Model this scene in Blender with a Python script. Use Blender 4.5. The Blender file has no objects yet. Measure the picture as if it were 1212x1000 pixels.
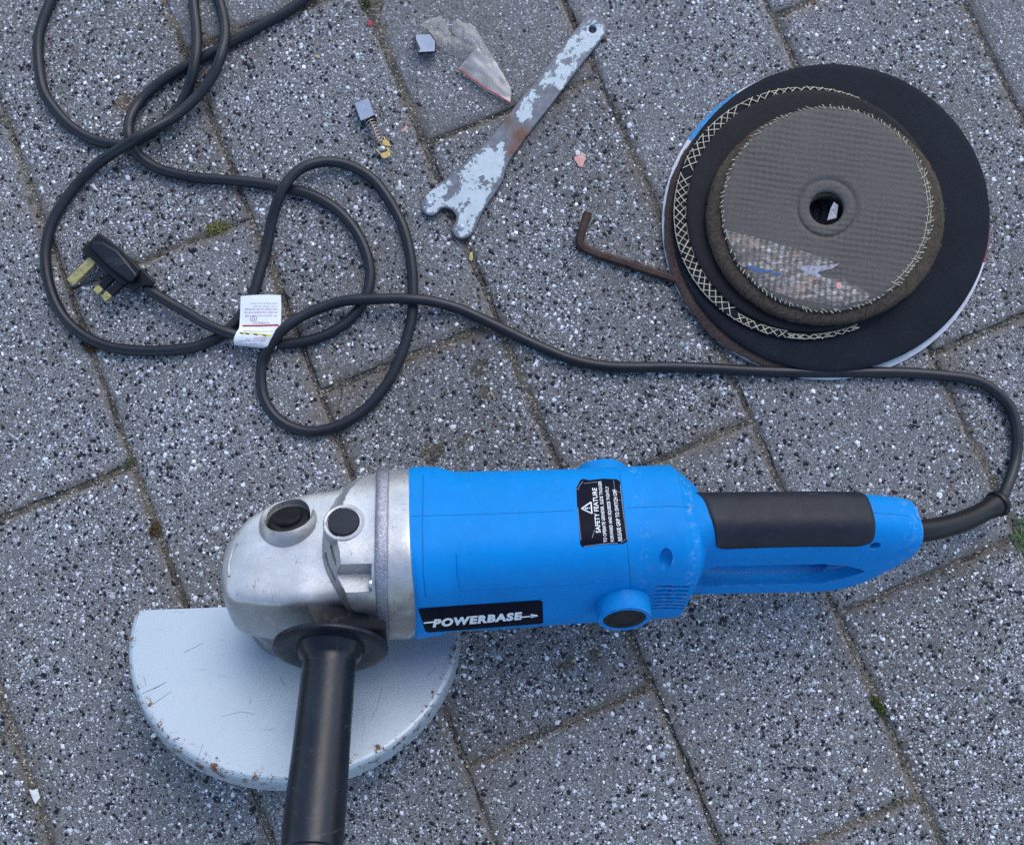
import bpy, bmesh, math, random
import numpy as np
from math import sin, cos, pi, radians, sqrt
from mathutils import Vector, Matrix, noise
from mathutils.bvhtree import BVHTree
from mathutils.geometry import tessellate_polygon

random.seed(7); RNG = np.random.default_rng(7)
SC = bpy.context.scene
COL = SC.collection
MM = 0.001
# ------------------------------------------------------------------ camera
F = 1200.0                     # focal length in pixels of the 1212 px wide photograph
PHI, RHO = 0.12285, -0.02071   # tilt from straight down, roll
S = 150.0 / 233.30             # mm of paving per pixel
HC = F * S                     # camera height above the paving in mm
cam = bpy.data.cameras.new('camera'); camo = bpy.data.objects.new('camera', cam); COL.objects.link(camo)
CR = Matrix.Rotation(PHI, 3, 'X') @ Matrix.Rotation(-RHO, 3, 'Z')
camo.matrix_world = Matrix.Translation((0, 0, HC * MM)) @ CR.to_4x4()
cam.sensor_fit = 'HORIZONTAL'; cam.sensor_width = 36.0; cam.lens = 36.0 * F / 1212.0
cam.clip_start = 0.02; cam.clip_end = 200
SC.camera = camo
CRN = np.array(CR); CPOS = np.array([0, 0, HC])
# ------------------------------------------------------------------ world, sun, exposure
world = bpy.data.worlds.new('World'); SC.world = world; world.use_nodes = True
nt = world.node_tree; nt.nodes.clear()
sky = nt.nodes.new('ShaderNodeTexSky'); sky.sky_type = 'NISHITA'; sky.sun_disc = False
SUN_EL, SUN_AZ = radians(48), radians(25)
sky.sun_elevation = SUN_EL; sky.sun_rotation = SUN_AZ; sky.air_density = 1.0; sky.dust_density = 1.3; sky.ozone_density = 0.25
bg = nt.nodes.new('ShaderNodeBackground'); bg.inputs[1].default_value = 0.15
wo = nt.nodes.new('ShaderNodeOutputWorld')
nt.links.new(sky.outputs[0], bg.inputs[0]); nt.links.new(bg.outputs[0], wo.inputs[0])
sl = bpy.data.lights.new('sun', 'SUN'); sl.energy = 0.5; sl.angle = radians(38); sl.color = (1.0, 0.98, 0.95)
so = bpy.data.objects.new('sun', sl); COL.objects.link(so)
sdir = Vector((sin(SUN_AZ) * cos(SUN_EL), cos(SUN_AZ) * cos(SUN_EL), sin(SUN_EL)))
so.rotation_euler = sdir.to_track_quat('Z', 'Y').to_euler()
SC.view_settings.view_transform = 'Standard'; SC.view_settings.look = 'None'
SC.view_settings.exposure = 1.13; SC.view_settings.gamma = 1.0
SC.cycles.use_denoising = False
# ------------------------------------------------------------------ pixel <-> place
def raydir(px, py):
    u = (px - 606) / F; v = (500 - py) / F
    return CRN @ np.array([u, v, -1.0])
def P(px, py, z=0.0):
    d = raydir(px, py); t = (z - HC) / d[2]
    return CPOS + d * t
def proj(p):
    q = CRN.T @ (np.asarray(p, float) - CPOS)
    return 606 + F * q[0] / -q[2], 500 - F * q[1] / -q[2]
def on_plane(px, py, p0, n):
    d = raydir(px, py); t = np.dot(np.asarray(p0) - CPOS, n) / np.dot(d, n)
    return CPOS + d * t
# ------------------------------------------------------------------ object helpers (all in mm)
ORG = {}
def root(name, label, cat, loc, group=None):
    o = bpy.data.objects.new(name, None); COL.objects.link(o); o.empty_display_size = 0.01
    o.location = tuple(np.asarray(loc) * MM); o['label'] = label; o['category'] = cat
    if group: o['group'] = group
    ORG[o.name] = np.asarray(loc, float); return o
def tag(o, label=None, cat=None, group=None, kind=None):
    if label: o['label'] = label
    if cat: o['category'] = cat
    if group: o['group'] = group
    if kind: o['kind'] = kind
    return o
def mk(name, verts, faces, mat=None, parent=None, smooth=True, angle=35, mats=None, fmat=None, origin=None):
    verts = np.asarray(verts, float)
    if parent is not None: org = ORG[parent.name]
    else: org = np.asarray(origin, float) if origin is not None else (verts.min(0) * np.array([.5, .5, 1]) + verts.max(0) * np.array([.5, .5, 0]))
    me = bpy.data.meshes.new(name)
    me.from_pydata([tuple(v) for v in (verts - org) * MM], [], [tuple(int(i) for i in f) for f in faces])
    me.validate(); me.update()
    for m in (mats or ([mat] if mat else [])): me.materials.append(m)
    if fmat is not None: me.polygons.foreach_set('material_index', np.asarray(fmat, dtype=np.int32))
    if smooth:
        me.shade_smooth()
        if angle: me.set_sharp_from_angle(angle=radians(angle))
    o = bpy.data.objects.new(name, me); COL.objects.link(o)
    if parent is not None: o.parent = parent
    else: o.location = tuple(org * MM)
    ORG[o.name] = org; return o
def attr(o, name, vals):
    a = o.data.attributes.new(name, 'FLOAT', 'POINT'); a.data.foreach_set('value', np.asarray(vals, dtype=np.float32))
def world_verts(o):
    n = len(o.data.vertices); a = np.empty(n * 3, dtype=np.float32); o.data.vertices.foreach_get('co', a)
    return a.reshape(-1, 3).astype(float) / MM + ORG[o.name]
def bvh(*objs):
    V, Fs = [], []
    for o in objs:
        k = len(V); V += [tuple(v) for v in world_verts(o)]; Fs += [tuple(i + k for i in p.vertices) for p in o.data.polygons]
    return BVHTree.FromPolygons(V, Fs)
def boolean(o, cutters, op='DIFFERENCE'):
    """cut a list of (verts, faces) solids out of o"""
    for (v, f) in cutters:
        c = mk('cutter', v, f, parent=o, smooth=False)
        bmn = bmesh.new(); bmn.from_mesh(c.data); bmesh.ops.recalc_face_normals(bmn, faces=bmn.faces[:]); bmn.to_mesh(c.data); bmn.free()
        for m in o.data.materials: c.data.materials.append(m)
        md = o.modifiers.new('b', 'BOOLEAN'); md.operation = op; md.solver = 'EXACT'; md.object = c
        bpy.context.view_layer.update()
        dg = bpy.context.evaluated_depsgraph_get()
        me = bpy.data.meshes.new_from_object(o.evaluated_get(dg))
        o.modifiers.clear(); old = o.data; o.data = me; me.name = o.name
        bpy.data.objects.remove(c); bpy.data.meshes.remove(old)
    o.data.shade_smooth(); o.data.set_sharp_from_angle(angle=radians(22))
def subbevel(o, width, seg=2, angle=30):
    md = o.modifiers.new('bevel', 'BEVEL'); md.width = width * MM; md.segments = seg; md.limit_method = 'ANGLE'; md.angle_limit = radians(angle)
    md.harden_normals = False; return o
def tube(pts, r, n=12, closed=False, caps=True):
    pts = np.asarray(pts, float); m = len(pts); rr = np.broadcast_to(np.asarray(r, float), (m,))
    T = np.gradient(pts, axis=0); T /= np.linalg.norm(T, axis=1)[:, None]
    nrm = np.cross(T[0], [0, 0, 1.0]);
    if np.linalg.norm(nrm) < 1e-3: nrm = np.array([1.0, 0, 0])
    nrm /= np.linalg.norm(nrm); V = []
    for i in range(m):
        nrm = nrm - T[i] * np.dot(nrm, T[i]); nrm /= np.linalg.norm(nrm); b = np.cross(T[i], nrm)
        for k in range(n):
            a = 2 * pi * k / n; V.append(pts[i] + rr[i] * (cos(a) * nrm + sin(a) * b))
    Fc = [(i * n + k, i * n + (k + 1) % n, (i + 1) * n + (k + 1) % n, (i + 1) * n + k) for i in range(m - 1) for k in range(n)]
    if caps: Fc += [tuple(range(n - 1, -1, -1)), tuple((m - 1) * n + k for k in range(n))]
    return V, Fc
def catmull(P_, per=8):
    P_ = np.asarray(P_, float); Q = np.vstack([2 * P_[0] - P_[1], P_, 2 * P_[-1] - P_[-2]]); out = []
    for i in range(1, len(Q) - 2):
        p0, p1, p2, p3 = Q[i - 1:i + 3]
        for j in range(per):
            t = j / per
            out.append(.5 * (2 * p1 + (p2 - p0) * t + (2 * p0 - 5 * p1 + 4 * p2 - p3) * t * t + (3 * p1 - p0 - 3 * p2 + p3) * t ** 3))
    out.append(Q[-2]); return np.array(out)
def lathe(prof, c, ax, n=48, sx=1.0, u=None, caps=True):
    """prof: (radius, distance along ax)"""
    c = np.asarray(c, float); ax = np.asarray(ax, float) / np.linalg.norm(ax)
    if u is None: u = np.cross(ax, [0.3, 0.9, 0.1])
    u = np.asarray(u, float); u = u - ax * np.dot(u, ax); u /= np.linalg.norm(u); w = np.cross(ax, u); V = []
    for r, h in prof:
        for k in range(n):
            a = 2 * pi * k / n; V.append(c + ax * h + r * (cos(a) * u * sx + sin(a) * w))
    Fc = [(i * n + k, (i + 1) * n + k, (i + 1) * n + (k + 1) % n, i * n + (k + 1) % n) for i in range(len(prof) - 1) for k in range(n)]
    Fc = [f[::-1] for f in Fc]
    if caps: Fc += [tuple(range(n - 1, -1, -1)), tuple((len(prof) - 1) * n + k for k in range(n))]
    return V, Fc
def prism(bot, top):
    n = len(bot); V = [tuple(b) for b in bot] + [tuple(t) for t in top]
    return V, [tuple(range(n - 1, -1, -1)), tuple(range(n, 2 * n))] + [(k, (k + 1) % n, n + (k + 1) % n, n + k) for k in range(n)]
def boxv(c, ax, ay, az):
    c, ax, ay, az = map(lambda q: np.asarray(q, float), (c, ax, ay, az))
    b = [c + sx * ax + sy * ay - az for sx, sy in ((-1, -1), (1, -1), (1, 1), (-1, 1))]
    return prism(b, [q + 2 * az for q in b])
def merge(*parts):
    V, Fc = [], []
    for v, f in parts:
        k = len(V); V += [tuple(q) for q in v]; Fc += [tuple(i + k for i in g) for g in f]
    return V, Fc
def pchip(x, y, xi):
    x = np.asarray(x, float); y = np.asarray(y, float); h = np.diff(x); d = np.diff(y) / h; m = np.zeros(len(x))
    m[0], m[-1] = d[0], d[-1]
    for i in range(1, len(x) - 1):
        if d[i - 1] * d[i] > 0:
            w1, w2 = 2 * h[i] + h[i - 1], h[i] + 2 * h[i - 1]; m[i] = (w1 + w2) / (w1 / d[i - 1] + w2 / d[i])
    k = np.clip(np.searchsorted(x, xi) - 1, 0, len(x) - 2); t = (xi - x[k]) / h[k]
    return ((1 + 2 * t) * (1 - t) ** 2 * y[k] + t * (1 - t) ** 2 * h[k] * m[k] + t * t * (3 - 2 * t) * y[k + 1] + t * t * (t - 1) * h[k] * m[k + 1])
# ------------------------------------------------------------------ materials
class NT:
    def __init__(s, name):
        s.m = bpy.data.materials.new(name); s.m.use_nodes = True; s.t = s.m.node_tree; s.t.nodes.clear()
        s.out = s.n('ShaderNodeOutputMaterial'); s.b = s.n('ShaderNodeBsdfPrincipled'); s.l(s.b.outputs[0], s.out.inputs[0])
        s.tc = s.n('ShaderNodeTexCoord').outputs['Object']
    def n(s, t, **k):
        x = s.t.nodes.new(t)
        for a, v in k.items(): setattr(x, a, v)
        return x
    def l(s, a, b): s.t.links.new(a, b)
    def set(s, **k):
        for a, v in k.items():
            i = s.b.inputs[a.replace('_', ' ')]
            if hasattr(v, 'is_linked'): s.l(v, i)
            else: i.default_value = (*v, 1) if isinstance(v, tuple) and len(v) == 3 else v
        return s
    def noise(s, scale, detail=3, rough=.55, vec=None, out='Fac', dist=0):
        x = s.n('ShaderNodeTexNoise'); x.inputs['Scale'].default_value = scale; x.inputs['Detail'].default_value = detail
        x.inputs['Roughness'].default_value = rough; x.inputs['Distortion'].default_value = dist; s.l(vec or s.tc, x.inputs['Vector']); return x.outputs[out]
    def vor(s, scale, out='Distance', feature='F1', vec=None):
        x = s.n('ShaderNodeTexVoronoi'); x.feature = feature; x.inputs['Scale'].default_value = scale; s.l(vec or s.tc, x.inputs['Vector']); return x.outputs[out]
    def ramp(s, fac, stops, interp='LINEAR'):
        x = s.n('ShaderNodeValToRGB'); x.color_ramp.interpolation = interp; e = x.color_ramp.elements
        while len(e) < len(stops): e.new(.5)
        for el, (p, c) in zip(e, stops): el.position = p; el.color = (*c, 1) if isinstance(c, tuple) else (c, c, c, 1)
        s.l(fac, x.inputs[0]); return x.outputs[0]
    def mix(s, fac, a, b, mode='MIX'):
        x = s.n('ShaderNodeMix', data_type='RGBA', blend_type=mode)
        for v, i in ((fac, 0), (a, 6), (b, 7)):
            if hasattr(v, 'is_linked'): s.l(v, x.inputs[i])
            else: x.inputs[i].default_value = v if i == 0 else (*v, 1)
        return x.outputs[2]
    def math(s, op, a, b=0.0, clamp=False):
        x = s.n('ShaderNodeMath', operation=op); x.use_clamp = clamp
        for v, i in ((a, 0), (b, 1)):
            if hasattr(v, 'is_linked'): s.l(v, x.inputs[i])
            else: x.inputs[i].default_value = v
        return x.outputs[0]
    def attr(s, name, out='Fac'):
        x = s.n('ShaderNodeAttribute'); x.attribute_name = name; return x.outputs[out]
    def map(s, scale=(1, 1, 1), rot=(0, 0, 0)):
        x = s.n('ShaderNodeMapping'); x.inputs['Scale'].default_value = scale; x.inputs['Rotation'].default_value = rot; s.l(s.tc, x.inputs[0]); return x.outputs[0]
    def bump(s, h, strength=.3, dist=.0005, prev=None):
        x = s.n('ShaderNodeBump'); x.inputs['Strength'].default_value = strength; x.inputs['Distance'].default_value = dist
        s.l(h, x.inputs['Height'])
        if prev: s.l(prev, x.inputs['Normal'])
        s.l(x.outputs[0], s.b.inputs['Normal']); return x.outputs[0]

def scuffs(t, c, col, amt=.5):
    a = t.ramp(t.noise(70, 6, .85, vec=t.map((.25, 2.2, 1), (0, 0, .9))), [(.60, 0.), (.68, amt)])
    b = t.ramp(t.noise(90, 6, .85, vec=t.map((2.4, .3, 1), (0, 0, .3))), [(.61, 0.), (.69, amt)])
    return t.mix(t.math('MAXIMUM', a, b), c, col)
def mat_paver():
    t = NT('exposed_aggregate_concrete')
    cell = t.vor(1050, 'Color'); dist = t.vor(1050)
    bw = t.n('ShaderNodeSeparateColor'); t.l(cell, bw.inputs[0])
    grit = t.ramp(bw.outputs[0], [(0, .012), (.2, .05), (.3, (.13, .13, .128)), (.58, (.21, .21, .21)), (.72, (.36, .37, .39)), (.88, (.72, .74, .78))], 'CONSTANT')
    cem = t.ramp(t.noise(700, 4, .7), [(.3, (.075, .077, .081)), (.7, (.20, .207, .218))])
    m = t.ramp(dist, [(.28, 1.0), (.5, 0.0)])
    c = t.mix(m, cem, grit)
    cell2 = t.vor(520, 'Color'); d2 = t.vor(520); b2 = t.n('ShaderNodeSeparateColor'); t.l(cell2, b2.inputs[0])
    g2 = t.ramp(b2.outputs[1], [(0, .01), (.34, (.12, .12, .125)), (.62, (.30, .305, .32)), (.82, (.68, .71, .75))], 'CONSTANT')
    m2 = t.math('MULTIPLY', t.ramp(d2, [(.3, 1.0), (.42, 0.0)]), t.ramp(b2.outputs[2], [(.5, 0.), (.52, .9)]))
    c = t.mix(m2, c, g2)
    # brown sand and dirt trodden into the surface near the joints and in patches
    patch = t.ramp(t.noise(16, 5, .65), [(.46, 0.0), (.68, 1.0)])
    edge = t.attr('edge'); dirt = t.math('MULTIPLY', t.math('ADD', edge, t.math('MULTIPLY', patch, .35)), t.ramp(t.noise(420, 3, .7), [(.3, .25), (.62, 1.0)]), True)
    c = t.mix(t.math('MULTIPLY', dirt, .8), c, (.125, .10, .072))
    c = t.mix(t.math('MULTIPLY', t.ramp(t.noise(7, 4), [(.35, 1.), (.65, 0.)]), .42), c, (.085, .08, .07))
    oi = t.n('ShaderNodeObjectInfo'); tone = t.ramp(oi.outputs['Random'], [(0., (.84, .83, .82)), (.5, (1., 1., 1.)), (1., (1.08, 1.1, 1.13))]); c = t.mix(1., c, tone, 'MULTIPLY')
    t.set(Base_Color=c, Roughness=.8, Specular_IOR_Level=.25)
    t.bump(dist, .6, .0006, t.bump(t.noise(900, 4, .7), .5, .0006)); return t.m
def mat_chip():
    t = NT('stone_chips'); c = t.attr('tint', 'Color')
    c = t.mix(.5, c, t.ramp(t.noise(1500, 3, .6), [(.3, .55), (.7, 1.0)]), 'MULTIPLY')
    t.set(Base_Color=c, Roughness=t.attr('rough'), Specular_IOR_Level=.3); return t.m
def mat_sand():
    t = NT('joint_sand'); cell = t.vor(900, 'Color'); b = t.n('ShaderNodeSeparateColor'); t.l(cell, b.inputs[0])
    g = t.ramp(b.outputs[0], [(0, (.06, .055, .048)), (.25, (.12, .108, .088)), (.6, (.18, .16, .13)), (.8, (.13, .13, .125)), (.93, (.42, .40, .36))], 'CONSTANT')
    big = t.ramp(t.noise(22, 4), [(.35, (.45, .45, .45)), (.6, (1.05, 1.0, .92))])
    c = t.mix(1.0, g, big, 'MULTIPLY')
    moss = t.ramp(t.noise(14, 5, .7, vec=t.map((1, 1, 1), (0, 0, 1.3))), [(.6, 0.), (.72, .55)])
    c = t.mix(moss, c, (.055, .065, .022))
    t.set(Base_Color=c, Roughness=.95, Specular_IOR_Level=.2); t.bump(t.vor(900), .8, .0008, t.bump(t.noise(300, 4, .7), .8, .0015)); return t.m
def mat_blue():
    t = NT('scuffed_blue_plastic')
    c = t.mix(t.ramp(t.noise(30, 5, .6), [(.4, 0.), (.75, .3)]), (.0, .182, .51), (.0, .17, .465))
    c = scuffs(t, c, (.02, .19, .42), .5)
    c = t.mix(t.ramp(t.noise(14, 6, .8), [(.42, 0.), (.7, .35)]), c, (.003, .10, .30))
    c = t.mix(t.ramp(t.noise(240, 6, .85), [(.60, 0.), (.72, .5)]), c, (.0, .085, .25))
    w = t.math('MULTIPLY', t.attr('wear'), t.ramp(t.noise(130, 7, .85), [(.53, 0.), (.60, 1.)]), True)
    c = t.mix(t.math('MULTIPLY', w, .5), c, (.26, .33, .42))
    eb = t.math('MULTIPLY', edge_mask(t, .0016), t.ramp(t.noise(120, 6, .85), [(.50, 0.), (.58, .7)]), True); c = t.mix(eb, c, (.18, .27, .38))
    t.set(Base_Color=c, Roughness=t.math('ADD', t.math('MULTIPLY', t.noise(90, 4), .15), .42), Specular_IOR_Level=.10)
    t.bump(t.noise(1400, 3, .6), .12, .0003); return t.m
def mat_plain(name, col, rough=.5, metal=0, var=.25, scale=60, bump=.1, bscale=900, spec=.32):
    t = NT(name); d = tuple(q * (1 - var) for q in col)
    c = t.mix(t.ramp(t.noise(scale, 5, .65), [(.35, 0.), (.65, 1.)]), d, col)
    t.set(Base_Color=c, Metallic=metal, Specular_IOR_Level=spec, Roughness=t.math('ADD', t.math('MULTIPLY', t.noise(scale * 2, 4), .2), rough - .1))
    t.bump(t.noise(bscale, 4, .6), bump, .0004); return t.m
def edge_mask(t, radius=.0014, lo=.985, hi=.93):
    b = t.n('ShaderNodeBevel'); b.samples = 6; b.inputs['Radius'].default_value = radius; g = t.n('ShaderNodeNewGeometry')
    d = t.n('ShaderNodeVectorMath', operation='DOT_PRODUCT'); t.l(b.outputs[0], d.inputs[0]); t.l(g.outputs['Normal'], d.inputs[1])
    m = t.n('ShaderNodeMapRange'); m.inputs['From Min'].default_value = lo; m.inputs['From Max'].default_value = hi; t.l(d.outputs['Value'], m.inputs['Value']); return m.outputs[0]
def mat_worn(name, col, dust, rough, spec, amt):
    t = NT(name); c = t.mix(t.ramp(t.noise(35, 5, .7), [(.35, 0.), (.7, 1.)]), col, tuple(q * 1.5 + .003 for q in col))
    c = t.mix(t.ramp(t.noise(160, 6, .85), [(.58, 0.), (.75, amt)]), c, dust); c = scuffs(t, c, dust, amt)
    t.set(Base_Color=c, Specular_IOR_Level=spec, Roughness=t.math('ADD', t.math('MULTIPLY', t.noise(80, 5, .7), .35), rough - .17))
    t.bump(t.noise(350, 5, .7), .3, .0004); return t.m
def mat_alu():
    t = NT('painted_cast_aluminium')
    base = t.mix(t.ramp(t.noise(22, 6, .7), [(.32, 0.), (.68, 1.)]), (.33, .345, .36), (.56, .58, .60)); base = scuffs(t, base, (.13, .13, .135), .7)
    fine = t.ramp(t.noise(230, 6, .85, vec=t.map((.45, 1.4, 1), (0, 0, .6))), [(.60, 0.), (.68, .75)])
    c = t.mix(fine, base, (.16, .155, .15))
    chip = t.ramp(t.noise(70, 6, .75), [(.63, 0.), (.645, 1.)])
    c = t.mix(t.math('MULTIPLY', chip, .8), c, (.21, .205, .23))
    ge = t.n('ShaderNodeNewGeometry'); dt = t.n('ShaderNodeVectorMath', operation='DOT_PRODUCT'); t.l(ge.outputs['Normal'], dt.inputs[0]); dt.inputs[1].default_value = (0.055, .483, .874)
    side = t.math('MULTIPLY', t.ramp(dt.outputs['Value'], [(.25, 1.), (.72, 0.)]), .5)  # side faces browner: dirt plus some shade painted into the colour
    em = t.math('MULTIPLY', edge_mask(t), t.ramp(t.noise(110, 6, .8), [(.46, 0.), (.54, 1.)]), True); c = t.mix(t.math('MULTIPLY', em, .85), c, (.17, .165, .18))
    gr = t.math('MULTIPLY', t.math('ADD', t.attr('grime_shade'), side), t.ramp(t.noise(48, 5, .7), [(.25, .15), (.55, 1.)]), True)
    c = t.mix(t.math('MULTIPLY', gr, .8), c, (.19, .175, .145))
    soot = t.math('MULTIPLY', t.attr('soot'), t.ramp(t.noise(70, 5, .7), [(.2, .75), (.45, 1.)]), True)
    c = t.mix(t.math('MULTIPLY', soot, .96), c, (.018, .019, .022))
    clean = t.math('SUBTRACT', 1.0, soot); t.set(Base_Color=c, Metallic=t.math('MULTIPLY', clean, .5), Specular_IOR_Level=t.math('MULTIPLY', clean, .5), Roughness=t.math('ADD', t.math('MULTIPLY', t.noise(120, 5, .7), .34), .2))
    t.bump(t.noise(500, 5, .7), .22, .0005, t.bump(t.noise(60, 3, .5), .25, .0012)); return t.m
def mat_rib():
    t = NT('rough_bare_aluminium'); c = t.ramp(t.noise(420, 6, .85, dist=1.5), [(.34, (.16, .155, .19)), (.54, (.27, .27, .31)), (.68, (.6, .62, .68))])
    t.set(Base_Color=c, Metallic=.6, Roughness=.38); t.bump(t.noise(600, 5, .8), .6, .0007); return t.m
def mat_guard():
    t = NT('silver_painted_steel_with_rust')
    c = t.mix(t.ramp(t.noise(18, 4, .6), [(.3, 0.), (.7, 1.)]), (.28, .345, .395), (.34, .405, .455))
    c = scuffs(t, c, (.17, .18, .20), .55)
    c = t.mix(t.ramp(t.noise(9, 6, .75), [(.42, 0.), (.75, .25)]), c, (.22, .26, .30))
    c = t.mix(t.ramp(t.noise(60, 7, .85), [(.66, 0.), (.74, .35)]), c, (.18, .18, .18))
    speck = t.ramp(t.noise(420, 3, .6), [(.73, 0.), (.76, .7)]); c = t.mix(speck, c, (.2, .21, .25))
    e = t.attr('edge'); r = t.math('MULTIPLY', e, t.ramp(t.noise(105, 7, .85), [(.54, 0.), (.575, 1.)]), True)
    rust = t.ramp(t.noise(300, 4, .7), [(.3, (.04, .018, .016)), (.55, (.12, .05, .03)), (.75, (.40, .24, .09))])
    c = t.mix(t.ramp(r, [(.35, 0.), (.42, 1.)]), c, rust)
    t.set(Base_Color=c, Metallic=.3, Roughness=t.math('ADD', t.math('MULTIPLY', r, .4), .4)); t.bump(t.noise(160, 5, .7), .08, .0006); return t.m
def mat_spanner():
    t = NT('chipped_pale_paint_on_steel')
    n = t.noise(60, 7, .72, dist=.3)
    e = t.attr('edge')
    k = t.math('ADD', n, t.math('MULTIPLY', e, .22)); k = t.math('ADD', k, t.attr('bare'))
    sm_ = t.ramp(t.noise(190, 5, .7), [(.58, 0.), (.59, 1.)]); m = t.math('MAXIMUM', t.ramp(k, [(.475, 0.), (.482, 1.)]), t.math('MULTIPLY', sm_, t.ramp(t.noise(40, 3), [(.42, 0.), (.5, 1.)])))
    steel = t.ramp(t.noise(200, 5, .7), [(.3, (.055, .065, .082)), (.7, (.14, .155, .185))])
    rust = t.math('MULTIPLY', t.attr('rust'), t.ramp(t.noise(100, 5, .7), [(.35, 0.), (.55, 1.)]), True)
    steel = t.mix(rust, steel, t.ramp(t.noise(280, 5, .7), [(.3, (.04, .02, .016)), (.7, (.14, .065, .04))]))
    pnt = t.mix(t.ramp(t.noise(140, 5, .7), [(.3, 0.), (.7, 1.)]), (.32, .385, .41), (.42, .485, .51))
    t.set(Base_Color=t.mix(m, pnt, steel), Metallic=t.math('MULTIPLY', m, .35), Roughness=.5)
    inv = t.math('SUBTRACT', 1.0, m); t.bump(inv, .7, .0003, t.bump(t.noise(500, 4, .7), .2, .0004)); return t.m
def mat_abrasive(name, a, b, rough=.85, scale=900, spec=.3, bump=.5):
    t = NT(name); c = t.ramp(t.noise(scale, 5, .75), [(.32, a), (.66, b)])
    c = t.mix(t.ramp(t.noise(30, 4, .6), [(.4, 0.), (.7, .35)]), c, tuple(q * .5 for q in a))
    c = scuffs(t, c, tuple(q * 1.8 + .004 for q in b), .3)
    t.set(Base_Color=c, Roughness=rough, Specular_IOR_Level=spec); t.bump(t.noise(scale, 5, .75), bump, .0005); return t.m
def mat_woven():
    K = 1
    t = NT('woven_grinding_disc')
    def wv(rot):
        x = t.n('ShaderNodeTexWave'); x.wave_type = 'BANDS'; x.bands_direction = 'X'; x.wave_profile = 'SIN'
        x.inputs['Scale'].default_value = 66; x.inputs['Distortion'].default_value = 2.6; x.inputs['Detail'].default_value = 3; x.inputs['Detail Scale'].default_value = .9
        t.l(t.map((1, 1, 1), (0, 0, rot)), x.inputs[0]); return x.outputs['Fac']
    a, b = wv(.12), wv(.12 + pi / 2); h0 = t.math('ADD', a, b)
    patch = t.ramp(t.noise(20, 4, .6), [(.40, .12), (.66, 1.)]); h = t.math('MULTIPLY', h0, patch)
    c = t.mix(t.math('MULTIPLY', t.ramp(h0, [(.2, 1.), (.95, 0.)]), t.math('MULTIPLY', patch, .4)), (.058, .055, .051), (.028, .027, .025))
    c = t.mix(.6, c, t.ramp(t.noise(700, 6, .85), [(.32, .3), (.68, 1.6)]), 'MULTIPLY')
    c = t.mix(t.ramp(t.noise(18, 5, .7), [(.45, 0.), (.7, .5)]), c, (.042, .036, .030))
    c = t.mix(t.ramp(t.vor(160), [(.04, .5), (.06, 0.)]), c, (.3, .28, .22))
    t.set(Base_Color=c, Roughness=.62, Specular_IOR_Level=.4); t.bump(h, .45, .0006, t.bump(t.noise(700, 4, .8), .35, .0005)); return t.m
def mat_foil():
    t = NT('torn_shiny_label')
    n = t.noise(160, 5, .8, vec=t.map((1, 2.2, 1), (0, 0, -.25)))
    c = t.ramp(n, [(.38, (.03, .03, .03)), (.48, (.065, .06, .057)), (.57, (.14, .14, .145)), (.70, (.36, .37, .40))])
    tc = t.n('ShaderNodeSeparateXYZ'); t.l(t.tc, tc.inputs[0])
    wv = t.n('ShaderNodeTexWave'); wv.inputs['Scale'].default_value = 66; wv.inputs['Distortion'].default_value = 2.5; t.l(t.map((1, 1, 1), (0, 0, .12)), wv.inputs[0]); c = t.mix(.6, c, t.ramp(wv.outputs['Fac'], [(.1, .3), (.8, 1.5)]), 'MULTIPLY')
    c = t.mix(t.ramp(t.noise(300, 3), [(.6, 0.), (.63, .35)]), c, (.05, .16, .19))
    c = t.mix(t.ramp(t.noise(45, 5, .7, vec=t.map((.5, 2., 1), (0, 0, -.28))), [(.48, 0.), (.6, .65)]), c, (.042, .042, .042))
    c = t.mix(t.ramp(t.noise(60, 4, .7, vec=t.map((.4, 2., 1), (0, 0, -.28))), [(.56, 0.), (.66, .5)]), c, (.20, .13, .10))
    t.set(Base_Color=c, Metallic=.45, Roughness=.35); t.bump(n, .5, .0005); return t.m
def mat_film():
    t = NT('cloudy_plastic_film'); t.set(Base_Color=t.mix(t.ramp(t.noise(70, 4), [(.4, 0.), (.65, 1.)]), (.34, .325, .295), (.52, .51, .49)), Roughness=.28, Specular_IOR_Level=.7)
    tr = t.n('ShaderNodeBsdfTransparent'); tl = t.n('ShaderNodeBsdfTranslucent'); tl.inputs[0].default_value = (.7, .7, .68, 1)
    m0 = t.n('ShaderNodeMixShader'); m0.inputs[0].default_value = .25; t.l(t.b.outputs[0], m0.inputs[1]); t.l(tl.outputs[0], m0.inputs[2])
    m1 = t.n('ShaderNodeMixShader'); t.l(t.attr('clear'), m1.inputs[0]); t.l(m0.outputs[0], m1.inputs[1]); t.l(tr.outputs[0], m1.inputs[2])
    t.l(m1.outputs[0], t.out.inputs[0]); t.bump(t.noise(120, 3, .5, dist=1.), .25, .001); return t.m
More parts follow.
